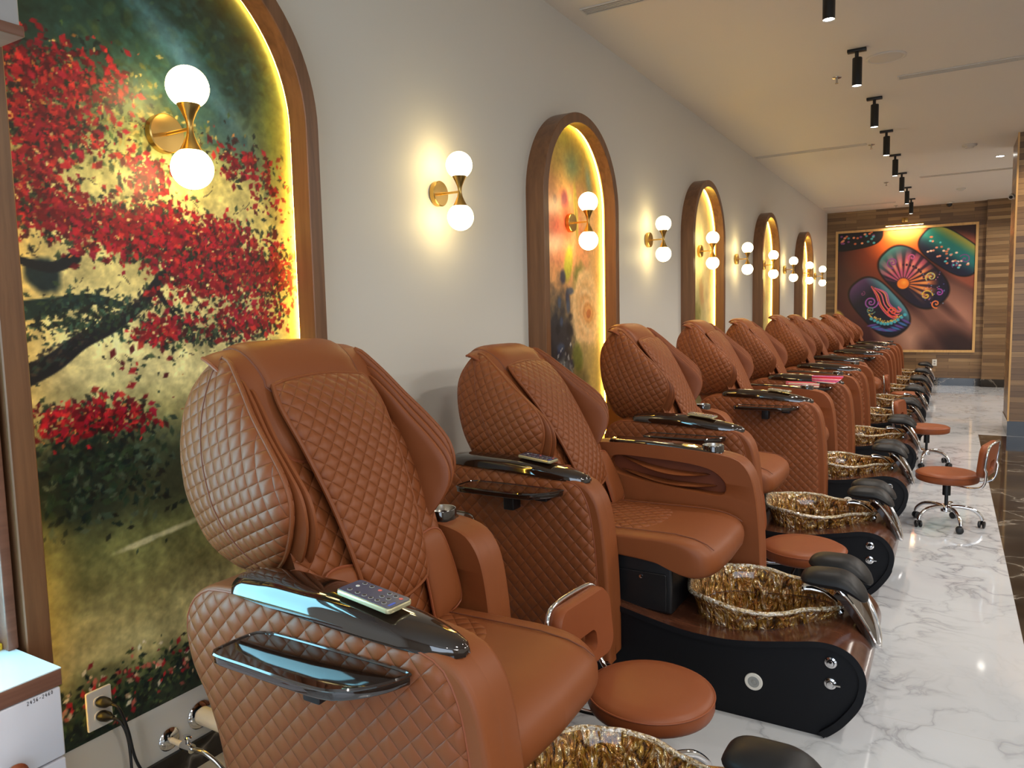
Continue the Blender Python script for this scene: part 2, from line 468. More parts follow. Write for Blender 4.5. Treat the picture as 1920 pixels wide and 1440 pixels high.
# ------------------------------------------------------------------ printed artwork, painted as pigment, plus some LED glow, on a fine mesh
def fnoise(h, w, cells, octaves=4, seed=0, ax=1.0):
    r = np.random.default_rng(seed); out = np.zeros((h, w)); amp, tot = 1.0, 0
    for o in range(octaves):
        n = cells*2**o; gh, gw = max(2, int(n*ax*h/w))+2, n+2
        g = r.random((gh, gw))
        y = np.linspace(0, gh-1.001, h); x = np.linspace(0, gw-1.001, w)
        yi, xi = y.astype(int), x.astype(int); fy, fx = (y-yi)[:, None], (x-xi)[None]
        fy, fx = fy*fy*(3-2*fy), fx*fx*(3-2*fx)
        v = g[yi][:, xi]*(1-fy)*(1-fx)+g[yi+1][:, xi]*fy*(1-fx)+g[yi][:, xi+1]*(1-fy)*fx+g[yi+1][:, xi+1]*fy*fx
        out += amp*v; tot += amp; amp *= 0.55
    return out/tot

class Canvas:
    def __init__(s, a0, a1, b0, b1, res):
        s.a0, s.b0, s.res = a0, b0, res
        s.w, s.h = int(round((a1-a0)/res))+1, int(round((b1-b0)/res))+1
        s.a1, s.b1 = a0+(s.w-1)*res, b0+(s.h-1)*res
        s.A, s.B = np.meshgrid(np.linspace(a0, s.a1, s.w), np.linspace(b0, s.b1, s.h))
        s.c = np.zeros((s.h, s.w, 3))
    def grad(s, keys, wob=0.06, seed=1):
        b = s.B+(fnoise(s.h, s.w, 4, 4, seed)-0.5)*2*wob
        ks = sorted(keys); z = [k[0] for k in ks]
        for i in range(3): s.c[..., i] = np.interp(b, z, [k[1][i]/255 for k in ks])
    def blend(s, mask, c): s.c += (np.array(c)[None, None]/255-s.c)*np.clip(mask, 0, 1)[..., None]
    def vary(s, amt, cells, seed, tint=(1, 1, 1)):
        n = (fnoise(s.h, s.w, cells, 4, seed)-0.5)*2*amt
        s.c = np.clip(s.c*(1+n[..., None]*np.array(tint)), 0, 1)
    def blob(s, a, b, ra, rb, c, ang=0, soft=0.5, alpha=1.0, seed=None, rag=0.0):
        da, db = s.A-a, s.B-b; co, si = math.cos(ang), math.sin(ang)
        d = np.sqrt(((da*co+db*si)/ra)**2+((-da*si+db*co)/rb)**2)
        if rag: d = d+(fnoise(s.h, s.w, 14, 4, seed or 0)-0.5)*2*rag
        s.blend(np.clip((1-d)/max(soft, 1e-3), 0, 1)*alpha, c)
    def dab(s, a, b, ra, rb, ang, c, alpha=1.0, pointy=False):
        R = max(ra, rb)*1.1
        i0, i1 = int((b-R-s.b0)/s.res), int((b+R-s.b0)/s.res)+2; j0, j1 = int((a-R-s.a0)/s.res), int((a+R-s.a0)/s.res)+2
        i0, j0 = max(i0, 0), max(j0, 0)
        if i1 <= i0 or j1 <= j0 or i0 >= s.h or j0 >= s.w: return
        da, db = s.A[i0:i1, j0:j1]-a, s.B[i0:i1, j0:j1]-b; co, si = math.cos(ang), math.sin(ang)
        p, q = (da*co+db*si)/ra, (-da*si+db*co)/rb
        d = np.abs(p)+np.abs(q) if pointy else np.sqrt(p*p+q*q)
        m = np.clip((1-d)*3, 0, 1)*alpha
        s.c[i0:i1, j0:j1] += (np.array(c)[None, None]/255-s.c[i0:i1, j0:j1])*m[..., None]
    def dabs(s, n, a, b, sa, sb, pal, r0, r1, ar=0.55, alpha=0.95, pointy=True, ang=None):
        for _ in range(n):
            r = rng.uniform(r0, r1); c = np.array(pal[rng.integers(len(pal))])*rng.uniform(0.8, 1.15)
            s.dab(rng.normal(a, sa), rng.normal(b, sb), r, r*ar, rng.uniform(0, PI) if ang is None else rng.normal(ang, 0.4), np.clip(c, 0, 255), alpha, pointy)
    def line(s, pts, r, c, alpha=1.0):
        P = cr(pts, max(8, int(np.sum(np.linalg.norm(np.diff(np.array(pts), axis=0), axis=1))/s.res/1.2)), False)
        for k, p in enumerate(P):
            rr = r if not isinstance(r, (list, tuple)) else r[0]+(r[1]-r[0])*k/len(P)
            s.dab(p[0], p[1], rr, rr, 0, c, alpha)
    def mesh(s, name, mat, mp, keep=None, parent=None):
        idx = np.arange(s.h*s.w).reshape(s.h, s.w)
        F = np.stack([idx[:-1, :-1], idx[:-1, 1:], idx[1:, 1:], idx[1:, :-1]], -1).reshape(-1, 4)
        if keep is not None:
            k = keep(s.A, s.B).ravel(); F = F[k[F].all(1)]
        V = np.array(mp(s.A.ravel(), s.B.ravel())).T
        me = bpy.data.meshes.new(name); me.from_pydata(V.tolist(), [], F.tolist()); me.materials.append(M[mat])
        at = me.color_attributes.new('Col', 'FLOAT_COLOR', 'POINT')
        c = np.clip(s.c, 0, 1).reshape(-1, 3); lin = np.where(c <= 0.04045, c/12.92, ((c+0.055)/1.055)**2.4)
        at.data.foreach_set('color', np.concatenate([lin, np.ones((len(lin), 1))], 1).astype(np.float32).ravel())
        o = bpy.data.objects.new(name, me); col.objects.link(o)
        if parent is not None: o.parent = parent
        return o

RED = [(150, 18, 32), (180, 26, 40), (112, 12, 26), (196, 48, 44), (84, 14, 24), (164, 20, 50), (134, 16, 30)]
DGR = [(22, 40, 34), (34, 56, 40), (16, 30, 30), (52, 72, 46), (30, 34, 28)]
CRM = [(232, 218, 154), (222, 206, 140), (240, 230, 176), (206, 190, 120)]
OLV = [(118, 118, 62), (146, 140, 78), (92, 98, 52), (168, 156, 92)]
ZB, ZS, RI, RO, DEP = 0.262, 2.12, 0.485, 0.545, 0.115        # mural foot, spring line, inner and outer radius, depth

def art_tree(yc):
    C = Canvas(yc-0.53, yc+0.53, ZB, ZS+0.53, 0.004)
    o = yc-1.449
    C.grad([(0.262, (34, 46, 34)), (0.40, (84, 92, 58)), (0.47, (196, 184, 124)), (0.58, (190, 178, 116)), (0.70, (126, 122, 72)), (0.82, (112, 114, 66)),
            (0.92, (72, 80, 52)), (1.06, (66, 76, 52)), (1.17, (170, 164, 104)), (1.30, (222, 212, 148)), (1.60, (224, 208, 134)), (1.90, (196, 188, 118)),
            (2.05, (104, 116, 74)), (2.22, (40, 70, 62)), (2.42, (26, 54, 48)), (2.62, (40, 60, 40))], 0.07, 3)
    C.vary(0.30, 9, 4); C.vary(0.22, 40, 5)
    C.dabs(500, 1.5+o, 2.35, 0.3, 0.16, [(30, 60, 56), (24, 46, 38), (44, 86, 88), (60, 80, 50)], 0.01, 0.035, 0.5, 0.5, False)
    C.blob(1.56+o, 2.24, 0.40, 0.075, (96, 146, 178), -0.75, 0.9, 0.75, 6, 0.25)
    C.blob(1.62+o, 2.08, 0.30, 0.09, (52, 92, 102), -0.5, 0.8, 0.7, 7, 0.3)
    C.blob(1.88+o, 2.1, 0.10, 0.34, (138, 150, 66), 0, 0.9, 0.7, 8, 0.2)  # this and the next: LED glow at the right edge, put into the mural colour
    C.blob(1.86+o, 1.55, 0.13, 0.5, (206, 190, 76), 0, 0.9, 0.55, 9, 0.2)
    C.dabs(420, 1.30+o, 2.02, 0.16, 0.08, OLV+[(70, 96, 52), (196, 170, 90)], 0.006, 0.02, 0.5, 0.8)
    # dark lower mass of leaves and the shadowed garden
    C.blob(1.14+o, 1.02, 0.20, 0.17, (34, 44, 36), 0, 0.5, 0.95, 10, 0.35)
    C.blob(1.36+o, 0.94, 0.30, 0.12, (62, 66, 44), 0.1, 0.8, 0.8, 11, 0.3)
    C.dabs(500, 1.17+o, 1.03, 0.13, 0.09, DGR+[(66, 84, 66), (84, 96, 74)], 0.008, 0.026, 0.5, 0.8)
    C.blob(1.33+o, 0.792, 0.15, 0.012, (214, 206, 156), 0.12, 0.5, 0.9, 12, 0.5)
    C.blob(1.25+o, 0.63, 0.32, 0.09, (134, 124, 74), 0.1, 0.9, 0.5, 13, 0.4)
    C.blob(1.02+o, 0.72, 0.10, 0.22, (214, 202, 120), 0, 0.9, 0.6, 14, 0.2)
    C.blob(1.20+o, 0.50, 0.30, 0.05, (206, 196, 134), 0, 0.8, 0.7, 15, 0.4)
    # trunk and boughs
    DK = (24, 28, 34)
    C.line([(1.0+o, 1.31), (1.08+o, 1.345), (1.16+o, 1.40), (1.25+o, 1.44), (1.34+o, 1.50), (1.40+o, 1.57), (1.47+o, 1.64), (1.52+o, 1.72)], (0.032, 0.008), DK)
    for _ in range(140):
        f = rng.random(); C.dab(0.99+0.40*f+o+rng.normal(0, 0.012), 1.315+0.22*f+rng.normal(0, 0.02), 0.014, 0.006, 0.6+rng.normal(0, 0.5), [(44, 40, 40), (70, 60, 50), (20, 24, 30), (40, 62, 56)][rng.integers(4)], 0.8, True)
    C.line([(1.40+o, 1.54), (1.46+o, 1.46), (1.54+o, 1.42)], (0.012, 0.004), DK)
    C.line([(0.99+o, 1.48), (1.10+o, 1.50), (1.20+o, 1.515), (1.28+o, 1.50)], (0.030, 0.012), (26, 50, 48))
    C.blob(1.07+o, 1.575, 0.055, 0.06, (28, 46, 50), 0.3, 0.3, 1, 16, 0.3)
    C.line([(1.0+o, 1.62), (1.09+o, 1.60), (1.16+o, 1.63)], (0.012, 0.02), DK)
    C.line([(1.0+o, 1.99), (1.08+o, 2.02), (1.16+o, 2.02)], (0.004, 0.008), DK)
    C.line([(1.0+o, 1.88), (1.07+o, 1.895), (1.14+o, 1.92)], (0.008, 0.004), DK)
    C.line([(1.72+o, 1.66), (1.80+o, 1.67), (1.86+o, 1.60), (1.88+o, 1.48)], (0.005, 0.007), (60, 46, 34))
    for _ in range(60):
        a, b, t = rng.uniform(1.0, 1.75)+o, rng.uniform(1.3, 2.05), rng.uniform(0, PI)
        C.line([(a, b), (a+0.03*math.cos(t), b+0.03*math.sin(t)), (a+0.06*math.cos(t+0.4), b+0.05*math.sin(t+0.4))], (0.003, 0.0015), (50, 40, 34), 0.8)
    C.dabs(420, 1.18+o, 1.47, 0.11, 0.035, DGR+[(60, 92, 72)], 0.006, 0.018, 0.5, 0.9)
    C.dabs(160, 1.52+o, 1.42, 0.07, 0.04, DGR+[(80, 104, 50), (60, 84, 52)], 0.006, 0.018, 0.5, 0.9)
    # red blossom
    for a, b, sa, sb, n in ((1.10, 2.10, 0.075, 0.055, 430), (1.27, 2.12, 0.06, 0.05, 170), (1.08, 1.96, 0.06, 0.055, 380), (1.15, 1.98, 0.07, 0.05, 200),
                            (1.06, 1.82, 0.05, 0.04, 150), (1.39, 1.88, 0.035, 0.035, 170), (1.14, 1.745, 0.09, 0.035, 520), (1.30, 1.72, 0.10, 0.04, 620),
                            (1.46, 1.70, 0.07, 0.05, 300), (1.60, 1.72, 0.09, 0.035, 420), (1.62, 1.61, 0.08, 0.05, 420), (1.74, 1.60, 0.07, 0.05, 300),
                            (1.86, 1.62, 0.06, 0.06, 260), (1.50, 1.60, 0.06, 0.04, 180), (1.74, 1.98, 0.07, 0.035, 140), (1.85, 1.90, 0.05, 0.05, 70),
                            (1.40, 1.425, 0.045, 0.022, 150), (1.66, 1.43, 0.07, 0.025, 170), (1.78, 1.45, 0.07, 0.03, 130), (1.15, 1.185, 0.075, 0.03, 330),
                            (1.26, 1.17, 0.05, 0.02, 120), (1.33, 1.33, 0.05, 0.05, 20)):
        C.dabs(int(n*0.45), a+o, b-0.01, sa*1.05, sb*1.1, DGR+[(60, 18, 22)], 0.008, 0.02, 0.55, 0.85)
        C.dabs(int(n*0.8), a+o, b, sa, sb, RED, 0.006, 0.022, 0.6, 0.92)
        C.dabs(int(n*0.16), a+o, b, sa*1.1, sb*1.2, [(150, 84, 50), (58, 66, 44), (210, 140, 70), (90, 110, 60), (232, 200, 130), (24, 30, 28)], 0.004, 0.011, 0.5, 0.9)
    # flower border along the foot
    C.blob(1.45+o, 0.31, 0.6, 0.085, (36, 48, 36), 0.10, 0.4, 0.9, 17, 0.5)
    C.dabs(900, 1.3+o, 0.34, 0.26, 0.05, DGR+[(74, 92, 52), (20, 30, 24), (100, 112, 60)], 0.006, 0.02, 0.5, 0.9)
    C.dabs(170, 1.25+o, 0.37, 0.22, 0.05, [(186, 36, 44), (214, 110, 92), (226, 190, 150), (240, 226, 196), (150, 30, 44)], 0.006, 0.017, 0.6, 0.9)
    C.vary(0.16, 70, 18)
    return C

def art_rose(yc):
    C = Canvas(yc-0.53, yc+0.53, ZB, ZS+0.53, 0.006)
    C.grad([(0.26, (60, 60, 50)), (1.0, (120, 112, 70)), (1.3, (190, 160, 100)), (1.7, (206, 150, 100)), (1.95, (214, 140, 100)), (2.2, (206, 150, 104)), (2.35, (180, 150, 84)), (2.6, (150, 150, 70))], 0.1, 21)
    C.vary(0.25, 6, 22)
    C.blob(yc-0.15, 1.95, 0.30, 0.26, (206, 96, 84), 0.3, 0.8, 0.8, 23, 0.4)
    C.blob(yc-0.04, 2.05, 0.10, 0.20, (206, 84, 60), 0.2, 0.8, 0.8, 24, 0.3)
    C.blob(yc-0.06, 2.16, 0.06, 0.07, (104, 44, 70), 0, 0.6, 0.8, 25, 0.3); C.blob(yc-0.19, 2.14, 0.03, 0.035, (110, 62, 60), 0, 0.4, 0.8)
    C.blob(yc+0.05, 2.38, 0.16, 0.12, (112, 140, 110), 0.4, 0.9, 0.8, 26, 0.2); C.blob(yc+0.30, 2.32, 0.06, 0.18, (96, 150, 150), 0.3, 0.9, 0.8, 27, 0.2)
    C.blob(yc+0.1, 2.1, 0.035, 0.22, (176, 160, 76), 0.1, 0.3, 0.9); C.blob(yc+0.10, 2.05, 0.008, 0.2, (120, 110, 50), 0.1, 0.5, 0.8)
    C.blob(yc+0.32, 2.06, 0.14, 0.22, (232, 186, 130), 0.5, 0.5, 0.9, 28, 0.2); C.blob(yc+0.36, 1.75, 0.12, 0.3, (226, 180, 120), -0.1, 0.7, 0.8, 29, 0.2)
    C.blob(yc-0.02, 1.76, 0.07, 0.14, (176, 176, 60), -0.3, 0.4, 0.95); C.blob(yc+0.13, 1.68, 0.12, 0.13, (112, 116, 56), 0.3, 0.6, 0.9, 30, 0.3)
    C.blob(yc-0.20, 1.25, 0.32, 0.42, (38, 42, 52), 0, 0.5, 0.97, 31, 0.3)
    for _ in range(26):
        C.blob(yc+rng.uniform(-0.45, 0.02), rng.uniform(1.0, 1.72), rng.uniform(0.03, 0.075), rng.uniform(0.03, 0.075), [(40, 48, 78), (60, 80, 110), (24, 26, 34), (52, 40, 60)][rng.integers(4)], 0, 0.5, 0.8)
    C.blob(yc-0.10, 1.03, 0.14, 0.17, (124, 128, 130), 0, 0.4, 0.9, 32, 0.35)
    C.dabs(120, yc-0.1, 1.02, 0.07, 0.1, [(160, 166, 170), (90, 96, 100), (60, 66, 70), (200, 204, 200)], 0.01, 0.03, 0.6, 0.8)
    C.blob(yc+0.25, 1.48, 0.25, 0.29, (236, 196, 138), 0.15, 0.22, 1.0, 33, 0.22)
    for k, (r, cc) in enumerate(((0.20, (222, 172, 110)), (0.17, (242, 206, 152)), (0.14, (216, 156, 92)), (0.115, (238, 194, 136)), (0.09, (208, 136, 74)), (0.065, (228, 164, 98)), (0.04, (190, 100, 50)))):
        C.blob(yc+0.24+0.006*k, 1.47-0.004*k, r*0.85, r*1.05, cc, 0.2+0.3*k, 0.25, 0.85, 40+k, 0.14)
    C.blob(yc+0.10, 1.16, 0.09, 0.12, (110, 120, 50), 0.4, 0.4, 0.9); C.blob(yc+0.33, 0.95, 0.14, 0.3, (206, 170, 96), 0, 0.8, 0.7, 48, 0.3)
    C.blob(yc-0.1, 0.6, 0.5, 0.3, (44, 46, 40), 0, 0.7, 0.8, 49, 0.3)
    C.vary(0.12, 50, 50); return C

def art_pale(yc, seed):
    C = Canvas(yc-0.53, yc+0.53, ZB, ZS+0.53, 0.01)
    C.grad([(0.26, (150, 150, 110)), (1.2, (190, 186, 140)), (1.6, (226, 214, 166)), (2.2, (236, 222, 172)), (2.6, (228, 212, 160))], 0.12, seed)
    C.vary(0.18, 7, seed+1)
    C.blob(yc-0.12, 1.35, 0.26, 0.22, (104, 108, 54), 0, 0.5, 0.9, seed+2, 0.4); C.blob(yc-0.2, 1.18, 0.2, 0.2, (60, 62, 42), 0, 0.5, 0.9, seed+3, 0.4)
    C.blob(yc-0.06, 1.12, 0.09, 0.12, (214, 208, 196), 0, 0.5, 0.8, seed+4, 0.5)
    C.blob(yc+0.08, 1.62, 0.10, 0.17, (206, 140, 110), 0.3, 0.6, 0.8, seed+5, 0.5); C.blob(yc+0.05, 1.95, 0.08, 0.1, (180, 170, 130), 0, 0.8, 0.6, seed+6, 0.4)
    if seed > 80: C.blob(yc, 1.5, 0.3, 0.5, (176, 172, 104), 0, 0.9, 0.5, seed+7, 0.4)
    return C

def arch_keep(yc):
    return lambda A, B: (np.abs(A-yc) < RI+0.036) & ((B < ZS) | ((A-yc)**2+(B-ZS)**2 < (RI+0.036)**2))

MUR_LABEL = ['tall arch frame around the red blossom tree mural behind the first chair', 'dark wood arch frame around the cream rose mural behind the third chair',
             'wood arch frame with a pale mural, middle of the five arches', 'wood arch frame with a pale mural, fourth arch along the wall',
             'wood arch frame nearest the end wall, last of the five arches']
def arch_path(r, n=40):
    pts = [(-r, ZB)]+[(-r*math.cos(a), ZS+r*math.sin(a)) for a in np.linspace(0, PI, n)]+[(r, ZB)]
    return pts
def make_arch(i):
    yc = Y1+2*PITCH*i
    t = thing('wall_arch', MUR_LABEL[i], 'arch', (0, yc, 0), 'lit mural arches')
    mb = MB(); A, B = arch_path(RI), arch_path(RO)
    V, F = [], []
    for (a, b), (c, d) in zip(A, B):
        V += [(0.0, a+(c-a)*0.55, b+(d-b)*0.55), (0.034, a+(c-a)*0.55, b+(d-b)*0.55), (0.034, a, b), (DEP-0.003, a, b), (DEP, a+(c-a)*0.05, b+(d-b)*0.05), (DEP, c-(c-a)*0.05, d-(d-b)*0.05), (DEP-0.003, c, d), (0.0, c, d)]
    k = len(A)
    for j in range(k-1):
        for q in range(7): F.append((j*8+q, j*8+q+1, (j+1)*8+q+1, (j+1)*8+q))
    F += [tuple(range(8)), tuple((k-1)*8+q for q in range(8))]
    mb.add(V, F); mb.build('frame', 'walnut', t, sharp=30)
    lb = MB(); r = RI+0.025
    tube(lb, [(0.012, a, max(b, ZB+0.04)) for a, b in arch_path(r, 48)], 0.0045, 6)
    lb.build('led_strip', 'led', t)
    C = art_tree(yc) if i == 0 else art_rose(yc) if i == 1 else art_pale(yc, 60+11*i)
    o = C.mesh('mural', 'mural', lambda a, b: (np.full_like(a, 0.003), a-yc, b), arch_keep(yc), t)
    return t
for i in range(5): make_arch(i)

# ------------------------------------------------------------------ wall sconces
SC_LABEL = ['brass twin globe sconce on the red blossom tree mural', 'brass twin globe sconce on bare wall between the two nearest arches',
            'brass twin globe sconce on the cream rose mural', 'twin globe sconce on bare wall right after the rose mural arch',
            'twin globe sconce inside the third arch along the wall', 'twin globe sconce on bare wall between the third and fourth arches',
            'twin globe sconce inside the fourth arch', 'twin globe sconce on bare wall between the fourth and fifth arches',
            'twin globe sconce inside the last arch', 'twin globe sconce beside the end wall, last of the row']
def make_sconce():
    t = thing('wall_sconce', SC_LABEL[0], 'wall lamp', (0, Y1, 2.016), 'twin globe wall sconces')
    mb = MB(); lathe(mb, [(0.056, 0.004), (0.058, 0.006), (0.058, 0.028), (0.055, 0.031), (0.001, 0.032)], 36, lambda x, y, h: (h, x, y)); mb.build('back_plate', 'brass', t)
    mb = MB(); tube(mb, [(0.03, 0, -0.002), (0.13, 0, -0.002)], 0.0055, 12); mb.build('arm', 'brass', t)
    mb = MB(); hg = [(0.036, 0.071), (0.034, 0.068), (0.022, 0.046), (0.0125, 0.024), (0.009, 0.008), (0.009, -0.008), (0.0125, -0.024), (0.022, -0.046), (0.034, -0.068), (0.036, -0.071)]
    lathe(mb, hg, 28, lambda x, y, h: (0.135+x, y, h)); mb.build('hourglass_body', 'brass', t)
    for s in (1, -1):
        mb = MB(); sphere(mb, (0.135, 0, s*0.117), 0.0605, 28, 18); mb.build('globe', 'globe', t)
    return t
s0 = make_sconce()
for i in range(10):
    o = s0 if i == 0 else copy_tree(s0)
    o.location = (0, Y1+PITCH*i, 2.016); o['label'] = SC_LABEL[i]

# ------------------------------------------------------------------ the pedicure chair (all lengths from the wall; root stands at U0)
U0 = 1.2
PV = (0.75, 0.55)                                     # hinge of the backrest
def LB(mb, name, mat, parent, **k):                   # part placed in chair space
    mb.v = [(x-U0, y, z) for x, y, z in mb.v]; return mb.build(name, mat, parent, **k)
def BB(mb, name, mat, parent, sub=False, **k):        # part of the backrest, origin on its hinge
    mb.v = [(x-PV[0], y, z-PV[1]) for x, y, z in mb.v]
    return mb.build(name, mat, parent, loc=(0, 0, 0) if sub else (PV[0]-U0, 0, PV[1]), **k)

BACK_LINE = cr([(0.285, 1.275), (0.33, 1.325), (0.39, 1.345), (0.45, 1.315), (0.50, 1.255), (0.575, 1.16), (0.645, 1.045), (0.705, 0.93), (0.75, 0.82), (0.785, 0.70), (0.80, 0.62)], 160, False)
_bl = np.concatenate([[0], np.cumsum(np.linalg.norm(np.diff(BACK_LINE, axis=0), axis=1))])
def back_pt(s, off=0.0):
    """point of the backrest's centre line at arc length s, pushed out along its normal"""
    u = np.interp(s, _bl, BACK_LINE[:, 0]); z = np.interp(s, _bl, BACK_LINE[:, 1])
    e = 0.02; du = np.interp(s+e, _bl, BACK_LINE[:, 0])-np.interp(s-e, _bl, BACK_LINE[:, 0]); dz = np.interp(s+e, _bl, BACK_LINE[:, 1])-np.interp(s-e, _bl, BACK_LINE[:, 1])
    L = math.hypot(du, dz) or 1
    return u-dz/L*off, z+du/L*off
def s_at(z): 
    k = np.argmax(BACK_LINE[:, 1]); return float(np.interp(-z, -BACK_LINE[k:, 1], _bl[k:]))
BK = lambda off0, crown=0.0, hw=0.3: (lambda a, b, c: (lambda p: (p[0], a, p[1]))(back_pt(b, off0+c-crown*(a/hw)**2)))   # outline in (v, s)

WING = cr([(0.43, 1.345), (0.37, 1.300), (0.335, 1.22), (0.345, 1.08), (0.375, 0.96), (0.415, 0.86), (0.50, 0.825), (0.62, 0.845), (0.69, 0.895),
           (0.735, 0.965), (0.750, 1.03), (0.725, 1.095), (0.665, 1.155), (0.585, 1.222), (0.50, 1.300)], 72)
ARM = cr([(0.557, 0.73), (0.572, 0.785), (0.62, 0.830), (0.70, 0.850), (0.95, 0.852), (1.18, 0.838), (1.31, 0.818), (1.365, 0.775), (1.395, 0.70), (1.415, 0.55), (1.425, 0.35),
          (1.425, 0.16), (1.405, 0.135), (1.05, 0.135), (0.72, 0.135), (0.695, 0.16), (0.685, 0.30), (0.66, 0.46), (0.62, 0.57), (0.572, 0.65)], 120)
QARM = cr([(0.567, 0.73), (0.582, 0.782), (0.625, 0.822), (0.70, 0.840), (0.95, 0.842), (1.18, 0.828), (1.285, 0.812), (1.325, 0.775), (1.352, 0.70), (1.372, 0.55), (1.382, 0.35),
           (1.382, 0.17), (1.365, 0.145), (1.05, 0.145), (0.73, 0.145), (0.705, 0.17), (0.695, 0.30), (0.67, 0.46), (0.63, 0.57), (0.582, 0.65)], 96)
HOLE = cr([(0.74, 0.755), (0.78, 0.792), (0.95, 0.790), (1.12, 0.778), (1.215, 0.755), (1.27, 0.705), (1.27, 0.665), (1.23, 0.652), (1.05, 0.668), (0.88, 0.690), (0.77, 0.715)], 96)
BASE_TOP = cr([(0.55, 0.395), (0.80, 0.370), (0.99, 0.335), (1.24, 0.289), (1.38, 0.281), (1.49, 0.289), (1.64, 0.318), (1.74, 0.337), (1.815, 0.326), (1.862, 0.285), (1.882, 0.225),
               (1.866, 0.145), (1.812, 0.060), (1.755, 0.004)], 170, False)
BASIN = cr([(1.222, 0.0), (1.243, 0.12), (1.315, 0.205), (1.44, 0.232), (1.58, 0.205), (1.70, 0.135), (1.770, 0.06), (1.788, 0), (1.770, -0.06), (1.70, -0.135), (1.58, -0.205), (1.44, -0.232), (1.315, -0.205), (1.243, -0.12)], 84)
BC = np.array([1.49, 0.0])

def ray_out(O, c, d):
    best = 0
    n = len(O)
    for i in range(n):
        p, q = O[i]-c, O[(i+1) % n]-c; e = q-p; den = d[0]*e[1]-d[1]*e[0]
        if abs(den) < 1e-12: continue
        t = (p[0]*e[1]-p[1]*e[0])/den; w_ = (p[0]*d[1]-p[1]*d[0])/den
        if t > 0 and 0 <= w_ <= 1: best = max(best, t)
    return c+d*best

